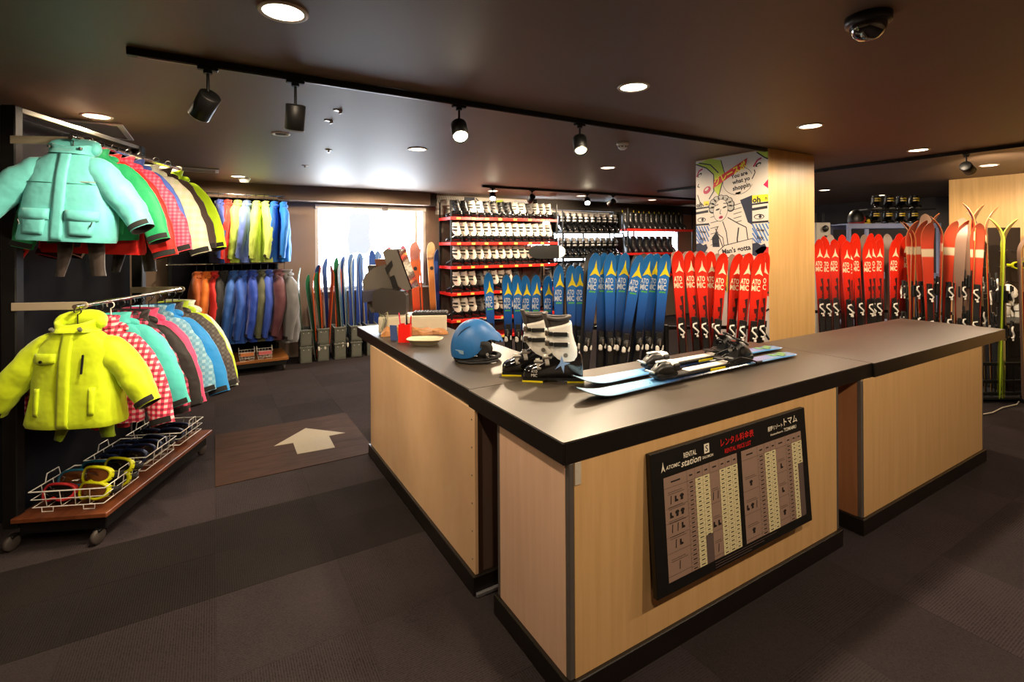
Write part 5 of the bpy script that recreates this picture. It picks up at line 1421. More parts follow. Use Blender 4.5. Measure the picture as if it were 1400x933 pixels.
slab([(-.235, .27), (-.205, .345), (-.13, .40), (-.03, .43), (.06, .30), (.10, .06), (.08, 0), (-.16, 0), (-.20, .10)], -.02, .16).obj('stand', DG, til)
slab([(-.19, .33), (-.195, .42), (-.10, .42), (-.08, .36)], .0, .13).obj('printer', DG2, til)
slab([(-.12, .41), (-.13, .475), (0, .48), (.02, .41)], .0, .14).obj('receipt_hood', mat('till_brown_top', '#7a4a34', .5), til)
slab([(-.03, .535), (-.005, .565), (.09, .565), (.215, .215), (.18, .20), (.06, .26), (.02, .38)], -.11, .22).obj('monitor', DG, til); mon = til.children[-1] if False else [c_ for c_ in til.children if c_.name.startswith('monitor')][0]
slab([(.092, .567), (.10, .567), (.225, .217), (.217, .213)], -.10, .21).obj('screen', GLOSSB, mon)
slab([(-.01, .40), (.05, .47), (.06, .42), (.01, .34)], -.116, -.108).obj('port_recess', BLACKP, mon)
slab([(.03, .32), (.07, .34), (.11, .22), (.06, .22)], -.118, -.108).obj('cable_bundle', BLACKP, til)
slab([(-.11, .06), (-.10, .20), (-.05, .225), (.16, .20), (.185, .165), (.185, .02), (.17, 0), (-.02, 0), (-.07, .03)], -.17, -.06).obj('customer_display', DG2, til)
slab([(-.20, .10), (-.20, .20), (-.09, .21), (-.09, .12)], -.13, -.03).obj('display_arm', mat('till_bluegrey', '#4a4a5a', .4), til)
kb = thing('keyboard', 'black keyboard on the right of the cash drawer', 'keyboard', M=K3 @ T((.43, .10, .142)) @ RZ(-8))
MB().box((0, 0, .010), (.30, .14, .018), ch=.004).obj('case', BLACKP, kb)
for i in range(11):
    for j in range(4): MB().box((-.13 + .026 * i, -.048 + .032 * j, .022), (.021, .026, .008), ch=.002).obj('key', mat('key_grey', '#2f2d2c', .5), kb)
cab = thing('cable_bundle', 'tangled pale cables behind the till', 'cables', M=K3)
for k in range(3):
    MB().tube([(.0 + .02 * k, .14, .145), (.03 + .02 * k, .03, .15 + .012 * k), (.05 + .015 * k, -.014, .11), (.03 + .02 * k, -.02, .05), (.05 + .02 * k, -.016, .012)], .006, 8).obj('cable', mat('cable_%d' % k, ('#8a8f78', '#5f5c55', '#b0a888')[k], .6), cab)
for k in range(5): MB().sphere((.0 + .018 * k, .16 + .02 * (k % 2), .150), .014, 8, 6).obj('plug', mat('plug_grey', '#77705f', .5), cab)
env = thing('paper_bag', 'crumpled brown paper packet in front of the cash drawer', 'paper bag', M=K3 @ T((.30, -.075, 0)))
rg = []
for i in range(14):
    x = -.27 + .54 * i / 13; h = .075 * (1 - .45 * (i / 13)) * (1 + .12 * math.sin(i * 2.3)); w_ = .055 * (1 + .2 * math.sin(i * 1.7)); 
    if i in (0, 13): h *= .4
    rg.append([(x, -w_, .002), (x, w_ * .6, .002), (x, w_ * .7, h * .7), (x, .01 * math.sin(i * 3), h), (x, -w_ * .8, h * .5 + .01 * math.sin(i * 2))])
MB().loft(rg, (True, True), True, smooth=False).obj('wrapper', mat('kraft_paper', '#a8713a', .5, var=.15), env)
MB().tube([(-.2, -.045, .05), (0, -.05, .045), (.2, -.05, .035)], .003, 5).obj('fold_edge', mat('kraft_light', '#c89a60', .5), env)
pc = thing('pen_cup', 'square red pen cup with pens', 'pen cup', M=T((1.255, 3.70, 1.0)) @ RZ(-32))
w_ = .045
MB().box((0, 0, .004), (.09, .07, .008)).box((0, -.033, .07), (.09, .004, .132), ch=.001).box((0, .033, .07), (.09, .004, .132), ch=.001).box((-.043, 0, .07), (.004, .066, .132), ch=.001).box((.043, 0, .07), (.004, .066, .132), ch=.001).obj('cup', mat('red_plastic', '#d81c12', .35), pc)
for i, (x, y, c_, h, tx_) in enumerate([(-.025, 0, '#d83058', .205, -6), (-.01, .015, '#d8d4cc', .19, 4), (.008, -.01, '#20201f', .185, 2), (.018, .012, '#3a2a20', .195, -3), (.03, -.004, '#c81c1c', .185, 5), (.036, .014, '#16140f', .18, 2)]):
    p = thing('pen', ('pink', 'white', 'black', 'brown', 'red', 'dark')[i] + ' pen standing in the red pen cup', 'pen', M=pc.matrix_world @ T((1.255 * 0 + x, y, .01)) @ RY(tx_) if False else T((1.255, 3.70, 1.0)) @ RZ(-32) @ T((x, y, .01)) @ RY(tx_), group='pens in the red cup')
    MB().cyl((0, 0, h / 2), .0055, h, 10).obj('barrel', mat('pen_%d' % i, c_, .35), p); MB().cyl((0, 0, h + .004), .004, .008, 8).obj('cap', mat('pen_%d' % i, c_, .35), p)
nb = thing('notepad', 'blue and white notepad leaning behind the pen cup', 'notepad', M=T((1.20, 3.80, 1.0)) @ RZ(130) @ RX(-6))
MB().box((0, 0, .06), (.06, .006, .12)).obj('cover', mat('pad_blue', '#44588c', .5), nb); MB().box((0.004, -.006, .058), (.05, .006, .112)).obj('pages', WHITEP, nb)
tr = thing('coin_tray', 'shallow cream plastic coin tray on the worktop edge', 'tray', M=T((1.345, 3.52, 1.0)) @ RZ(-34))
def rr_ring(a, b, z, n=32): return [(a * math.copysign(abs(math.cos(t)) ** .6, math.cos(t)), b * math.copysign(abs(math.sin(t)) ** .6, math.sin(t)), z) for t in [2 * PI * k / n for k in range(n)]]
MB().loft([rr_ring(.085, .055, .001), rr_ring(.128, .088, .042), rr_ring(.134, .093, .044), rr_ring(.134, .093, .040), rr_ring(.126, .086, .040), rr_ring(.083, .053, .006)][0:3] + [rr_ring(.124, .085, .043), rr_ring(.082, .052, .005)], (True, True), True).obj('bowl', mat('tray_cream', '#c8bb9a', .45), tr)
MB().tube(rr_ring(.131, .090, .044), .0035, 6, closed=True).obj('rim', mat('tray_cream', '#c8bb9a', .45), tr)

# ================================================================== FLAT PRINTS
class Flat:
    """drawing of flat print on a plane: one mesh part per colour, thin steps between layers"""
    def __init__(self): self.d = {}; self.z = 0.0
    def mb(self, c): return self.d.setdefault(c, MB())
    def poly(self, c, pts, lay): self.mb(c).add([(p[0], p[1], lay * .0004) for p in pts], [tuple(range(len(pts)))])
    def rect(self, c, x0, y0, x1, y1, lay): self.poly(c, [(x0, y0), (x1, y0), (x1, y1), (x0, y1)], lay)
    def line(self, c, pts, w_, lay):
        w_ *= getattr(self, 'lw', 1.0)
        for a, b in zip(pts[:-1], pts[1:]):
            dx, dy = b[0] - a[0], b[1] - a[1]; l = math.hypot(dx, dy) or 1; nx, ny = -dy / l * w_ / 2, dx / l * w_ / 2
            self.poly(c, [(a[0] + nx, a[1] + ny), (a[0] - nx, a[1] - ny), (b[0] - nx, b[1] - ny), (b[0] + nx, b[1] + ny)], lay)
    def ell(self, c, x, y, a, b, lay, rot=0, n=28):
        cr, sr = math.cos(R(rot)), math.sin(R(rot))
        self.poly(c, [(x + a * math.cos(t) * cr - b * math.sin(t) * sr, y + a * math.cos(t) * sr + b * math.sin(t) * cr) for t in [2 * PI * k / n for k in range(n)]], lay)
    def text(self, c, s, x, y, lay, w=None, h=None, rot=0, shear=0.0, bold=0.012):
        self.n = getattr(self, 'n', 0) + 1
        add_text(self.mb(c + '|%d' % self.n), s, x, y, w, h, lay * .0004, rot, None, 0, shear, getattr(self, 'bold', bold))
    def build(self, parent, M, names, rough=.5):
        for c, mb in self.d.items():
            # keep every face turned to the viewer
            k, _, extra = c.partition('|')
            o_ = mb.obj('lettering' if extra.isdigit() else names.get(k, 'print'), mat('print_' + k.strip('#'), k, rough, var=.03), parent, M)
            if names.get(k) == 'small_print' and not extra: o_['kind'] = 'stuff'

# ---- price board on the front of the counter
KB = T((1.53, 1.432, .292)) @ RX(86.3)
pb = thing('price_board', 'black rental price board on the counter front', 'sign', M=KB)
W_, H_ = 1.137, .578
MB().box((W_ / 2, H_ / 2, -.012), (W_, H_, .024), ch=.002).obj('board', mat('board_black', '#0d0b0a', .45), pb)
F = Flat()
MV, CR, DK, GY_ = '#8e7466', '#d2c79c', '#1a1412', '#5a4a46'
def table(x0, x1, cols, cream, header, rws, pics, greys):
    y0, y1 = .046, .468; w = x1 - x0; hh = .045
    xs = [x0 + w * c for c in cols]
    F.rect(MV + '|t%d' % (x0 * 10), x0, y0, x1, y1, 1)
    for ci in cream: F.rect(CR + '|c%d%d' % (ci, x0 * 10), xs[ci], y0, xs[ci + 1], y1 - hh, 2)
    for (ci, f0, f1) in greys: F.rect(GY_ + '|g%d' % (x0 * 10), xs[ci], y0 + (y1 - hh - y0) * f0, xs[ci + 1], y0 + (y1 - hh - y0) * f1, 3)
    rh = (y1 - hh - y0) / rws
    for ci in range(len(cols) - 1):
        prod = (cols[ci + 1] - cols[ci]) > .12
        F.rect(DK, xs[ci] + (xs[ci + 1] - xs[ci]) * .3, y1 - .027, xs[ci] + (xs[ci + 1] - xs[ci]) * .7, y1 - .021, 4)
        if ci: F.line(DK, [(xs[ci], y0), (xs[ci], y1)], .0009, 4)
        if prod: continue
        for r_ in range(rws):
            y = y0 + rh * (r_ + .5); cx = (xs[ci] + xs[ci + 1]) / 2; ww = (xs[ci + 1] - xs[ci]) * random.uniform(.32, .5)
            if any(g[0] == ci and g[1] <= (r_ + .5) / rws <= g[2] for g in greys): continue
            F.rect(DK, cx - ww / 2, y - .0022, cx + ww / 2, y + .0022, 4)
            F.line(DK, [(xs[ci], y0 + rh * r_), (xs[ci + 1], y0 + rh * r_)], .0007, 4)
    F.line(DK, [(x0, y1 - hh), (x1, y1 - hh)], .001, 4)
    for (ci, fy, kind) in pics:
        cx = (xs[ci] + xs[ci + 1]) / 2; y = y0 + (y1 - hh - y0) * fy; wc = (xs[ci + 1] - xs[ci])
        F.line(DK, [(xs[ci], y - .03), (xs[ci + 1], y - .03)], .001, 4)
        for q in range(2): F.rect(DK, cx - wc * .36, y + .024 + q * .008, cx + wc * (.36 - .1 * q), y + .0255 + q * .008, 4)
        def jacket_pic(x): F.poly(DK, [(x - .013, y + .006), (x - .006, y + .013), (x + .006, y + .013), (x + .013, y + .006), (x + .009, y), (x + .007, y + .003), (x + .007, y - .012), (x - .007, y - .012), (x - .007, y + .003), (x - .009, y)], 4)
        def boot_pic(x): F.poly(DK, [(x - .010, y - .012), (x + .010, y - .012), (x + .010, y - .005), (x, y - .002), (x, y + .012), (x - .010, y + .012)], 4)
        def ski_pic(x): F.line(DK, [(x - .002, y - .016), (x + .002, y + .018)], .004, 4)
        dr = {'j': jacket_pic, 'b': boot_pic, 's': ski_pic}
        for q, k in enumerate(kind): dr[k](cx + (q - (len(kind) - 1) / 2) * .033)
table(.070, .555, [0, .29, .394, .497, .594, .73, .82, .914, 1], [2, 3, 5, 6, 7], 0, 20, [(0, .86, 'sbj'), (0, .70, 'bjj'), (0, .55, 'ssb'), (0, .38, 'sb'), (0, .14, 's'), (4, .72, 'ss'), (4, .40, 'bb'), (4, .12, 's')], [(3, 0, .32)])
table(.588, 1.085, [0, .243, .357, .457, .543, .714, .82, .91, 1], [2, 3, 6, 7], 0, 20, [(0, .70, 'j'), (0, .42, 'bjs'), (0, .12, 'j'), (4, .76, 'b'), (4, .45, 'b'), (4, .16, 'j')], [(7, 0, .70)])
WH, RD = '#e4dcc8', '#c81410'
F.poly(WH + '|e', [(.058, .492), (.066, .515), (.070, .535), (.074, .515), (.082, .492), (.0735, .499), (.070, .508), (.0665, .499)], 4)
F.text(WH, 'ATOMIC', .130, .506, 4, w=.088, h=.016, shear=.25)
F.text(WH, 'RENTAL', .239, .534, 4, w=.082, h=.022); F.text(WH, 'station', .243, .502, 4, w=.128, h=.027, shear=.25)
F.rect(WH + '|s', .331, .513, .365, .554, 4); F.text(DK, 'S', .348, .5335, 5, w=.019, h=.029); F.text(WH, 'SALOMON', .353, .498, 4, w=.072, h=.012)
F.text(RD, 'レンタル料金表', .568, .536, 4, w=.245, h=.036); F.text(RD, 'RENTAL PRICE LIST', .568, .494, 4, w=.195, h=.020)
F.text(WH, '星野リゾート', .866, .528, 4, w=.124, h=.023); F.text(WH, 'トマム', 1.0, .538, 4, w=.118, h=.036)
F.text(WH, 'HoshinoResorts', .876, .497, 4, w=.105, h=.010); F.text(WH, 'TOMAMU', .992, .499, 4, w=.108, h=.018)
for q in range(3): F.rect(GY_ + '|n%d' % q, .36 + .0 * q, .034 - q * .011, .82 - .10 * q, .0365 - q * .011, 4)
F.build(pb, T((0, 0, .0004)), {MV: 'price_sheet', CR: 'price_cells', DK: 'small_print', GY_: 'grey_cells', WH: 'logo_mark', RD: 'red_lettering'}, .6)

# ---- comic print on the pillar's left face
KP = T((PX0 - .0012, PY1, 0)) @ Matrix(((0, 0, -1, 0), (-1, 0, 0, 0), (0, 1, 0, 0), (0, 0, 0, 1)))
PW = PY1 - PY0
F = Flat(); F.lw = 1.7; F.bold = .035
PAP, INK, LIM, MAG, YLW, RDD, BLU, NAV = '#cfc6ba', '#17151c', '#b4c832', '#b41c50', '#e0d02c', '#c8201c', '#4a72b0', '#1c2036'
F.rect(PAP, 0, 0, PW, CEIL - .01, 0)
def X(f): return f * PW
def girl_face(x, z, s, lay):
    F.poly(LIM, [(x - .02 * s, z + .20 * s), (x + .16 * s, z + .24 * s), (x + .30 * s, z + .20 * s), (x + .345 * s, z + .05 * s), (x + .27 * s, z - .18 * s), (x + .21 * s, z - .10 * s), (x + .21 * s, z + .06 * s), (x + .12 * s, z + .14 * s)], lay)
    F.line(INK, [(x - .02 * s, z + .20 * s), (x + .12 * s, z + .14 * s), (x + .21 * s, z + .06 * s), (x + .21 * s, z - .12 * s), (x + .15 * s, z - .20 * s)], .007 * s, lay + 1)
    F.line(INK, [(x + .02 * s, z + .21 * s), (x + .17 * s, z + .17 * s), (x + .27 * s, z + .07 * s)], .007 * s, lay + 1)
    F.line(INK, [(x + .30 * s, z + .20 * s), (x + .345 * s, z + .05 * s), (x + .27 * s, z - .18 * s)], .006 * s, lay + 1)
    F.ell(MAG, x + .125 * s, z - .10 * s, .052 * s, .036 * s, lay + 1, 30); F.ell(PAP, x + .120 * s, z - .09 * s, .026 * s, .012 * s, lay + 2, 30)
    F.ell(INK, x + .03 * s, z + .075 * s, .034 * s, .016 * s, lay + 1, 35); F.ell(PAP, x + .03 * s, z + .07 * s, .02 * s, .009 * s, lay + 2, 35)
    F.line(MAG, [(x - .01 * s, z + .06 * s), (x + .02 * s, z + .12 * s), (x + .07 * s, z + .14 * s)], .010 * s, lay + 1)
    F.line(INK, [(x + .02 * s, z - .02 * s), (x + .0 * s, z - .05 * s), (x + .03 * s, z - .06 * s)], .006 * s, lay + 1)
    F.line(INK, [(x + .0 * s, z - .14 * s), (x + .03 * s, z - .22 * s), (x + .08 * s, z - .27 * s)], .006 * s, lay + 1)
girl_face(.02, 2.42, 1.0, 1); 
F.rect(PAP, X(.80), 1.75, PW, CEIL - .011, 6)
F.poly(LIM, [(X(.86), 2.645), (PW, 2.645), (PW, 2.56), (X(.95), 2.585)], 7); F.line(INK, [(X(.86), 2.64), (X(.95), 2.58), (PW, 2.555)], .007, 8)
F.ell(INK, X(.88), 2.515, .034, .017, 8, 25); F.ell(PAP, X(.885), 2.51, .019, .009, 9, 25); F.line(MAG, [(X(.82), 2.50), (X(.87), 2.56), (X(.92), 2.575)], .010, 8)
F.poly(MAG, [(X(.94), 2.31), (PW, 2.36), (PW, 2.27)], 8); F.line(INK, [(X(.80), 2.38), (X(.84), 2.44), (X(.83), 2.47)], .006, 8)
# speech bubble
F.ell(INK, X(.61), 2.38, .175, .145, 2); F.ell(PAP, X(.61), 2.38, .170, .140, 3); F.poly(PAP, [(X(.58), 2.26), (X(.66), 2.27), (X(.60), 2.16)], 3)
F.text(INK, 'You are', X(.63), 2.44, 4, w=.19, rot=8); F.text(INK, 'what yo', X(.655), 2.375, 4, w=.20, rot=8); F.text(INK, 'shoppin', X(.66), 2.31, 4, w=.20, rot=8)
F.poly(RDD, [(X(.26), 2.33), (X(.72), 2.52), (X(.74), 2.60), (X(.28), 2.42)], 4)
F.text(YLW, 'グレースポ', X(.50), 2.468, 5, w=.40, h=.085, rot=21)
F.text(INK, 'oh', X(.05), 2.165, 6, w=.07); F.rect(YLW, X(.12), 2.155, X(.20), 2.20, 3); F.text(INK, 'no', X(.165), 2.165, 6, w=.03)
F.rect(YLW, X(.80), 2.145, PW, 2.215, 7); F.text(INK, 'oh', X(.855), 2.17, 8, w=.085); F.text(INK, 'n', X(.975), 2.175, 8, w=.02)
for (a_, b_, l_) in ((0, .2, 2), (.80, 1.0, 7)):
    F.line(INK, [(X(a_), 2.125), (X(b_), 2.135)], .010, l_); F.line(INK, [(X(a_), 2.075), (X(b_) - .01, 2.09)], .016, l_)
    F.ell(INK, X(a_ + .085), 2.0, .055, .026, l_); F.ell(PAP, X(a_ + .085), 1.998, .046, .018, l_ + 1); F.ell(INK, X(a_ + .10), 2.0, .016, .016, l_ + 2)
    F.line(INK, [(X(a_), 1.945), (X(b_), 1.95)], .012, l_)
    for q in range(6): F.line(BLU, [(X(a_) + .035 * q - .0, 1.93), (min(X(b_), X(a_) + .035 * q + .09), 1.93 - .17 * min(1, (X(b_) - X(a_) - .035 * q) / .09))], .009, l_)
    for q in range(3): F.line(BLU, [(X(a_), 1.89 - .05 * q), (X(a_) + .09 - .02 * q, 1.74 - .0 * q)], .009, l_)
    F.text(INK, 'Goes', X(a_) + .085, 1.87, l_ + 2, w=.085, rot=-6); F.text(INK, 'buy', X(a_) + .085, 1.79, l_ + 2, w=.07, rot=-6)
    F.poly(NAV, [(X(a_), 1.735), (X(a_) + .05, 1.745), (X(a_) + .09, 1.72), (X(a_) + .13, 1.735), (X(a_) + .15, 1.69), (X(a_) + .12, 1.65), (X(a_) + .14, 1.61), (X(a_) + .07, 1.60), (X(a_), 1.62)], l_ + 1)
# figure in the middle: curly hair, open collar
F.rect(PAP, X(.21), 1.66, X(.80), 2.20, 1)
for q in range(7): F.line(INK, [(X(.22), 1.72 + q * .06), (X(.34), 1.74 + q * .06)], .004, 2)
for q in range(5): F.line(INK, [(X(.55), 1.95 + q * .045), (X(.66), 1.97 + q * .045)], .004, 2)
F.poly(NAV, [(X(.64), 2.18), (X(.80), 2.22), (X(.80), 1.92), (X(.74), 1.95), (X(.70), 2.05)], 2)
F.poly(INK, [(X(.24), 1.80), (X(.30), 1.86), (X(.36), 1.80), (X(.36), 1.70), (X(.25), 1.70)], 2)
for q in range(9):
    t = R(200 - q * 27); F.ell(INK, X(.38) + .115 * math.cos(t), 2.13 + .085 * math.sin(t), .046, .040, 3); F.ell('#a8a49c', X(.38) + .115 * math.cos(t), 2.135 + .085 * math.sin(t), .035, .029, 4)
F.ell(INK, X(.37), 2.09, .088, .120, 5, -12); F.ell(PAP, X(.37), 2.09, .083, .115, 6, -12)
F.ell(INK, X(.33), 2.10, .026, .009, 7, 15); F.ell(INK, X(.43), 2.12, .026, .009, 7, 15); F.line(INK, [(X(.29), 2.14), (X(.34), 2.155)], .005, 7); F.line(INK, [(X(.41), 2.16), (X(.46), 2.16)], .005, 7)
F.line(INK, [(X(.375), 2.10), (X(.36), 2.055), (X(.38), 2.05)], .004, 7); F.ell(MAG, X(.375), 2.015, .026, .016, 7, 15); F.ell(INK, X(.375), 2.015, .014, .005, 8, 15)
F.poly(PAP, [(X(.40), 1.98), (X(.50), 2.02), (X(.62), 1.94), (X(.72), 1.90), (X(.76), 1.68), (X(.36), 1.66), (X(.33), 1.90)], 4)
F.line(INK, [(X(.47), 2.01), (X(.62), 1.94), (X(.72), 1.90), (X(.74), 1.78), (X(.78), 1.70)], .006, 5); F.line(INK, [(X(.62), 1.90), (X(.60), 1.78), (X(.61), 1.68)], .009, 5)
F.line(INK, [(X(.40), 1.97), (X(.45), 1.86), (X(.48), 1.68)], .006, 5); F.line(INK, [(X(.33), 1.92), (X(.30), 1.86), (X(.36), 1.78), (X(.42), 1.66)], .006, 5); F.line(INK, [(X(.29), 1.90), (X(.33), 1.84), (X(.40), 1.80), (X(.42), 1.70)], .005, 5)
# lower bubble
F.poly(INK, [(X(.33), 1.66), (X(.42), 1.72), (X(.80), 1.79), (X(.80), 1.48), (X(.34), 1.46)], 5); F.poly(PAP, [(X(.34), 1.655), (X(.425), 1.712), (X(.797), 1.782), (X(.797), 1.485), (X(.35), 1.467)], 6)
F.text(INK, "Man's gotta", X(.585), 1.668, 7, w=.33, rot=9); F.text(INK, 'what a man', X(.60), 1.605, 7, w=.26, rot=8); F.text(INK, 'gotta', X(.52), 1.54, 7, w=.14, rot=8)
F.poly(RDD, [(X(.83), 1.66), (X(.92), 1.71), (PW, 1.70), (PW, 1.62), (X(.90), 1.60)], 8)
for q in range(10): F.line(INK, [(X(.06 + .09 * q), 1.42), (X(.10 + .085 * q), 1.15 + .09 * (q % 3))], .008, 3)
F.poly(YLW, [(X(.42), 1.40), (X(.56), 1.42), (X(.54), 1.25), (X(.44), 1.22)], 2); F.poly(RDD, [(X(.86), 1.38), (PW, 1.42), (PW, 1.22), (X(.90), 1.25)], 3); F.poly(YLW, [(X(.85), 1.20), (X(.97), 1.22), (X(.94), 1.10)], 3)
F.line(INK, [(X(.85), 1.22), (PW, 1.26)], .012, 4); F.line(INK, [(X(.84), 1.0), (PW, 1.10)], .010, 4); F.line(INK, [(X(.86), .95), (PW, .80)], .012, 4)
F.build(pil, KP, {PAP: 'comic_paper', INK: 'comic_ink', LIM: 'comic_lime', MAG: 'comic_magenta', YLW: 'comic_yellow', RDD: 'comic_red', BLU: 'comic_blue', NAV: 'comic_navy'}, .5)

# comic strip of paper above the white boot shelf
cs = thing('comic_frieze', 'striped comic print above the red boot shelf', 'poster', M=T((3.46, YB - .004, 2.30)) @ RX(90))
F = Flat(); F.rect(PAP, 0, 0, 2.12, .345, 0)
for q in range(15): F.line(INK, [(.02 + .035 * q, .20), (.06 + .035 * q, .34)], .008, 1)
F.rect(NAV, .58, .12, .80, .345, 1); F.poly(LIM, [(1.25, .30), (1.42, .33), (1.40, .12), (1.28, .14)], 1)
F.line(INK, [(.82, .33), (.92, .25), (.90, .14)], .02, 1); F.line(INK, [(1.0, .16), (1.12, .30)], .012, 1); F.line(INK, [(1.05, .14), (1.18, .24)], .012, 1); F.ell(INK, 1.52, .22, .05, .03, 1)
for q in range(9): F.line(BLU, [(1.66 + .04 * q, .16), (1.70 + .04 * q, .33)], .01, 1)
F.build(cs, T((0, 0, .001)), {PAP: 'paper', INK: 'ink', NAV: 'navy_block', LIM: 'lime_block', BLU: 'blue_lines'})

# ================================================================== SKIS BY THE WINDOW, CRATES
OLV = mat('crate_olive_grey', '#62645a', .55, var=.1)
CR_ = {}
def crate_meshes():
    wx, dy, h, t = .165, .36, .245, .008
    b = MB(); b.box((0, dy / 2, .006), (wx, dy, .012), ch=.002); b.box((0, t / 2, h / 2), (wx, t, h), ch=.002).box((0, dy - t / 2, h / 2), (wx, t, h), ch=.002)
    r = MB(); r.box((0, -.003, h - .012), (wx + .014, .012, .022), ch=.003).box((0, dy + .003, h - .012), (wx + .014, .012, .022), ch=.003)
    for s_ in (-1, 1): r.box((s_ * (wx / 2 + .002), dy / 2, h - .012), (.012, dy, .022), ch=.003)
    g = MB()
    for s_ in (-1, 1):
        x = s_ * (wx / 2 - .004)
        for k in range(7): g.box((x, dy * (k + .5) / 7, h / 2), (.006, .012, h - .03))
        for k in range(4): g.box((x, dy / 2, .03 + k * .055), (.006, dy, .012))
        g.box((x, .012, h / 2), (.010, .024, h)).box((x, dy - .012, h / 2), (.010, .024, h))
    v = MB()
    for s_ in (-1, 1): v.cyl((0, 0, 0), .006, .004, 10, M=T((s_ * .035, -.010, h - .05)) @ RX(90))
    p = MB().box((0, -.002, .11), (wx - .03, .004, .16), ch=.001)
    return [('shell', b.mesh('crate_shell', [OLV])), ('rim', r.mesh('crate_rim', [OLV])), ('side_lattice', g.mesh('crate_lattice', [mat('crate_dark', '#22231f', .6)])), ('rivet', v.mesh('rivets', [WHITEP])), ('front_plate', p.mesh('front_plate', [OLV]))]
CM = crate_meshes()
for i in range(5):
    for j in range(2):
        t = thing('plastic_crate', '%s grey plastic crate of the %s column from the left' % (('lower', 'upper')[j], ORD[i]), 'crate', M=T((1.17 + .245 * i, 7.93, .0 + .25 * j)) @ RZ(-4), group='plastic crates under the window')
        for nm, me in CM: link(nm, me, t)
def wkind(key, L_, stops, widths, edge, base=BASEB, lift=.05, disc=None):
    k = SkiKind('w_' + key, L_, stops, widths, YEL, SILV, edge, base, 'blue', lift=lift, nz=.05, logos=False, plate=False)
    k.parts = [p for p in k.parts if p[0] == 'heel_binding'] if L_ < 1.3 else []
    if disc: k.parts.append(('disc_logo', MB().cyl((0, 0, 0), .032, .002, 20, M=T((0, -.0145, L_ * .74)) @ RX(90)).mesh('disc_logo', [BLACKP])))
    return k
ORE = mat('ski_edge_orange', '#d8561c', .35); WHE = mat('ski_edge_white', '#c8ccd0', .35)
WK = {'white': wkind('white', 1.25, [(0, '#1a2430'), (.6, '#3a5a70'), (1, '#a8bcc8')], (.040, .034, .046), WHE), 'green': wkind('green', 1.15, [(0, '#20201c'), (.7, '#2a4a38'), (1, '#2f7a54')], (.040, .034, .046), WHE), 'orange': wkind('orange', 1.2, [(0, '#30180c'), (.6, '#a8441a'), (1, '#c86a3a')], (.040, .034, .046), ORE),
      'blue': wkind('blue', 1.42, [(0, '#141c3c'), (.5, '#1f3f94'), (.85, '#4a78c8'), (1, '#7aa0dc')], (.046, .04, .056), WHE), 'navy': wkind('navy', 1.40, [(0, '#0c1024'), (.6, '#1a2f6a'), (1, '#3a5aa0')], (.046, .04, .056), WHE),
      'pink': wkind('pink', 1.55, [(0, '#3a1018'), (.5, '#a82a3c'), (1, '#c8708c')], (.06, .052, .07), ORE), 'tang': wkind('tang', 1.60, [(0, '#180c0a'), (.3, '#201010'), (.38, '#c8401c'), (.8, '#d86a34'), (.85, '#a8645a'), (1, '#d89a8c')], (.075, .066, .088), ORE, disc=True),
      'wood': wkind('wood', 1.62, [(0, '#141010'), (.3, '#1c1410'), (.4, '#a8602a'), (.82, '#c88a4a'), (.84, '#6a4a3a'), (.86, '#c89a6a'), (1, '#d8b48c')], (.065, .058, .075), mat('ski_edge_tan', '#b8803c', .4), disc=True)}
def wski(i, u, v, key, ub, yaw, lab, yy=8.17):
    # wall side skis: lean against the sill, base on floor or crate bottom
    a = R(30.8727); l = (u - 700) / 682.284
    dep = yy / (math.cos(a) - l * math.sin(a)); lat = l * dep
    x = math.sin(a) * dep + math.cos(a) * lat; zt = zof(u, v, dep)
    l2 = (ub - u) * dep / 682.284
    k = WK[key]; z0 = max(.03, zt - k.L)
    slope = -l2 / max(.3, zt - .6)
    M = T((x - slope * (zt - z0) * 1.0, yy - .09, z0)) @ RZ(yaw) @ RX(-3) @ RY(math.degrees(math.atan(slope)))
    M = T((x - slope * (zt - .02), yy - .09, .02)) @ RZ(yaw) @ RX(-3) @ RY(math.degrees(math.atan(slope))) @ SC(1, 1, (zt - .02) / k.L)
    return k.make(lab, M, 'skis standing along the window')
WS = [(407, 366, 'green', 410, 70), (416, 374, 'green', 424, 40), (424, 372, 'orange', 428, 75), (431, 371, 'green', 436, 30), (440, 358, 'orange', 440, 80), (447, 353, 'navy', 447, 45), (452, 362, 'orange', 448, -70), (459, 352, 'green', 463, 15), (466, 352, 'orange', 462, 60), (435, 362, 'navy', 437, 20), (444, 362, 'orange', 442, 60), (456, 358, 'orange', 460, -50), (463, 356, 'white', 466, 55)]
for i, (u, v, k, ub, yw) in enumerate(WS):
    wski(i, u, v, k, ub, yw, '%s short %s ski from the left standing in the crates' % (ORD[i], {'green': 'dark green', 'orange': 'orange edged', 'navy': 'navy', 'white': 'white edged'}[k]), 8.10)
WS2 = [(471, 350, 'navy', 470, 40, 'dark blue'), (475, 351, 'white', 474, 55, 'white edged'), (479, 347, 'blue', 479, -4, 'blue'), (485, 350, 'white', 484, 60, 'white edged'), (490, 346, 'blue', 488, -14, 'blue'), (496, 348, 'navy', 494, 45, 'dark blue'), (501, 346, 'blue', 500, 50, 'blue'), (506, 342, 'navy', 505, -25, 'dark blue'), (514, 343, 'blue', 512, -18, 'blue'), (522, 346, 'blue', 521, 45, 'blue'),
       (530, 338, 'pink', 531, -14, 'purple pink'), (538, 341, 'pink', 538, 58, 'red edged'), (549, 336, 'pink', 550, -12, 'pink'), (557, 339, 'pink', 557, 60, 'red edge-on'), (565, 331, 'tang', 567, -14, 'wide orange'), (577, 335, 'tang', 577, 62, 'orange edge-on'), (588, 331, 'wood', 590, -6, 'wood brown'), (597, 341, 'navy', 597, 20, 'grey blue')]
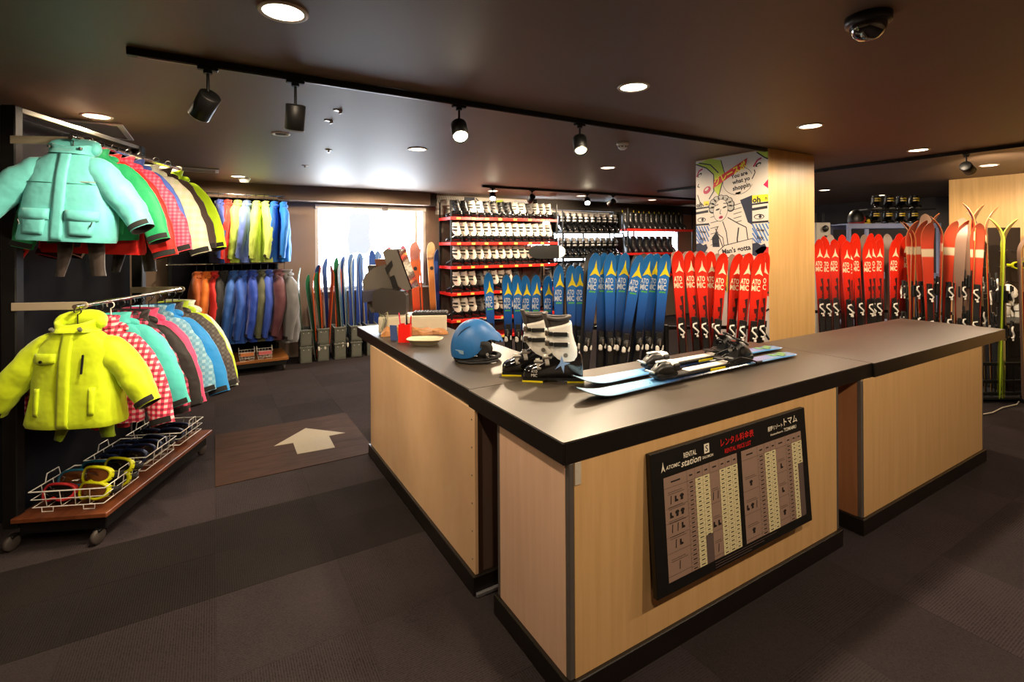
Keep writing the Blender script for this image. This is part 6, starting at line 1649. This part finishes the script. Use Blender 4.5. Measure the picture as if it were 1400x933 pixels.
for i, (u, v, k, ub, yw, nm) in enumerate(WS2):
    wski(i, u, v, k, ub, yw, '%s %s ski from the left leaning below the window' % (ORD[i], nm), 8.33)

# ================================================================== BACK ROOM AT THE RIGHT
BGF = mat('blue_grey_frame', '#7a84a8', .5)
SF = thing('steel_shelf', 'blue grey steel shelf frame behind the red skis', 'shelf', M=T(rackpt(8.0, 6.12)) @ RZ(YAW))
for x in (-.72, .72):
    for y in (0, .45): MB().box((x, y, 1.0), (.05, .05, 2.0), ch=.004).obj('post', BGF, SF)
MB().box((-.42, .02, .98), (.05, .04, 1.96), ch=.004).obj('post', BGF, SF)
for z in (2.005, 1.2, .4):
    MB().box((0, 0, z), (1.5, .04, .08), ch=.004).obj('beam', BGF, SF); MB().box((0, .45, z), (1.5, .04, .08), ch=.004).obj('beam', BGF, SF)
    MB().box((0, .225, z + .03), (1.46, .44, .02)).obj('shelf_board', BGF, SF)
MB().box((.16, .22, 2.275), (1.10, .36, .015)).obj('upper_board', BLACKP, SF)
for x in (-.34, .16, .66): MB().box((x, .36, 2.15), (.02, .02, .235)).obj('board_support', BLACKP, SF)
kk = T(rackpt(8.0, 6.12)) @ RZ(YAW)
YST = mat('boot_yellow_strap', '#c8a81c', .4)
for r_ in range(2):
    for i in range(4):
        x = -.16 + i * .21 + (.02 * r_)
        boot('%s black and yellow boot from the left in the %s tier' % (ORD[i], ('lower', 'upper')[r_]), kk @ T((x, .19, (2.046, 2.2835)[r_])) @ RZ(70) @ SC(.9, 1.15, .62 if r_ == 0 else .66), BL, CUFFB, CUFFB, GLOSSB, 'black and yellow boots on the steel shelf', False, YST)
for i in range(4):
    for r_ in range(2):
        pass
spare_helmet('black helmet with red trim on the steel shelf', kk @ T((-.46, .2, 2.046)) @ RZ(30) @ SC(.9), BLACKP, mat('red_trim', '#8a1c1c', .5), 'helmets on the steel shelf')
spare_helmet('black helmet beside the black and yellow boots', kk @ T((-.28, .22, 2.046)) @ RZ(200) @ SC(.55), BLACKP, YST, 'helmets on the steel shelf')
# small white stand with black knobs just right of the pillar
ws = thing('white_display_stand', 'white display stand with black knobs behind the pillar', 'stand', M=T(rackpt(7.4, 4.62)) @ RZ(YAW))
MB().box((0, .1, 1.02), (.22, .2, 2.04), ch=.01).obj('cabinet', mat('stand_white', '#a8a49c', .5), ws)
for z in (1.62, 1.80, 1.95): MB().sphere((.02, -.02, z), (.045, .03, .05), 12, 8).obj('knob', BLACKP, ws)
for x in (-.06, .06): MB().cyl((x, .1, 2.11), .012, .15, 10).obj('peg', BLACKM, ws)

# far right: wall hooks with helmet, goggles and gloves, a cabinet, a board and an orange ski
CB = thing('black_cabinet', 'low black cabinet at the right edge', 'cabinet', M=T(rackpt(5.76, 5.98)) @ RZ(YAW))
MB().box((0, .25, .40), (.62, .5, .80), ch=.01).obj('body', BLACKP, CB)
for z in (.2, .56): MB().box((0, -.006, z), (.56, .012, .30), ch=.004).obj('drawer', BLACKM, CB); MB().box((0, -.02, z + .08), (.3, .012, .012), ch=.003).obj('handle', STEEL, CB)
stn = thing('accessory_stand', 'dark accessory stand with hooks at the right edge', 'stand', M=T(rackpt(6.3, 6.15)) @ RZ(YAW))
MB().box((0, .12, .96), (.74, .05, 1.92), ch=.005).obj('panel', mat('stand_brown', '#2c211b', .6), stn)
for z in (1.62, 1.42, 1.22, 1.02):
    for x in (-.2, .05, .24): MB().tube([(x, .10, z), (x, -.03, z), (x, -.05, z + .02)], .005, 6).obj('hook', STEEL, stn)
MB().box((0, .12, .02), (.8, .4, .04), ch=.005).obj('foot', BLACKM, stn)
ks = T(rackpt(6.3, 6.15)) @ RZ(YAW)
sbp = [(.20 * math.copysign(abs(math.cos(t)) ** .8, math.cos(t)), .62 + .62 * math.copysign(abs(math.sin(t)) ** .55, math.sin(t))) for t in [2 * PI * k / 40 for k in range(40)]]
SB2 = thing('snowboard', 'dark round-tipped snowboard behind the lime skis', 'snowboard', M=T(rackpt(6.36, 6.14, .46)) @ RZ(YAW) @ RX(90))
MB().prism(sbp, -.006, .006).obj('deck', mat('board_brown_black', '#1d1717', .45), SB2)
MB().box((0, .62, .008), (.3, .012, .004)).obj('stripe', mat('board_stripe', '#6a5a4c', .5), SB2)
goggle('yellow strapped goggles hanging at the right edge', ks @ T((.24, -.02, 1.44)), GY, LD, GY, 'goggles at the right edge')
spare_helmet('white helmet with green mark hanging at the right', ks @ T((.05, -.06, 1.02)) @ RZ(20) @ SC(.72), WHITEP, PAD, 'helmets at the right edge')
def glove(label, M, m, group):
    t = thing('ski_glove', label, 'glove', M=M, group=group)
    b = MB(); b.loft([[(w_ * math.cos(a_), d_ * math.sin(a_), z) for a_ in [2 * PI * k / 12 for k in range(12)]] for z, w_, d_ in ((.10, .045, .028), (.05, .05, .03), (0, .042, .028), (-.05, .055, .03), (-.09, .056, .028), (-.10, .05, .022))], (True, True), True); b.obj('palm', m, t)
    for k in range(4):
        x = -.039 + .026 * k; l_ = (.07, .085, .08, .06)[k]
        MB().tube([(x, 0, -.08), (x * 1.08, -.006, -.08 - l_ * .5), (x * 1.1, -.016, -.08 - l_)], [.016, .0155, .011], 8).obj('finger', m, t)
    MB().tube([(.04, 0, -.03), (.075, -.006, -.06), (.085, -.012, -.10)], [.018, .017, .012], 8).obj('thumb', m, t)
    MB().tube([(.046 * math.cos(2 * PI * k / 14), .03 * math.sin(2 * PI * k / 14), .02) for k in range(14)], .006, 6, closed=True).obj('wrist_strap', BLACKP, t)
    return t
glove('left white ski glove hanging at the right edge', ks @ T((.02, -.07, .92)) @ RY(12), WHITEP, 'white gloves at the right edge')
glove('right white ski glove hanging at the right edge', ks @ T((.17, -.07, .86)) @ RY(-8), WHITEP, 'white gloves at the right edge')
zt = 1.66
SK_RED_T.make('orange red ski cut by the right picture edge', T(rackpt(5.3, 5.42, .06)) @ RZ(YAW + 60) @ RX(-1), 'taller red skis at the right')
# cord on the floor
tag(MB().tube([tuple(rackpt(d_, l_, .008)) for d_, l_ in ((4.95, 4.55), (5.05, 4.85), (5.2, 5.1), (5.3, 5.35), (5.5, 5.6), (5.6, 5.9))], .006, 8).obj('power_cord', mat('cord_white', '#b8b0a0', .5)), 'pale power cord lying on the floor at the right', 'cord')
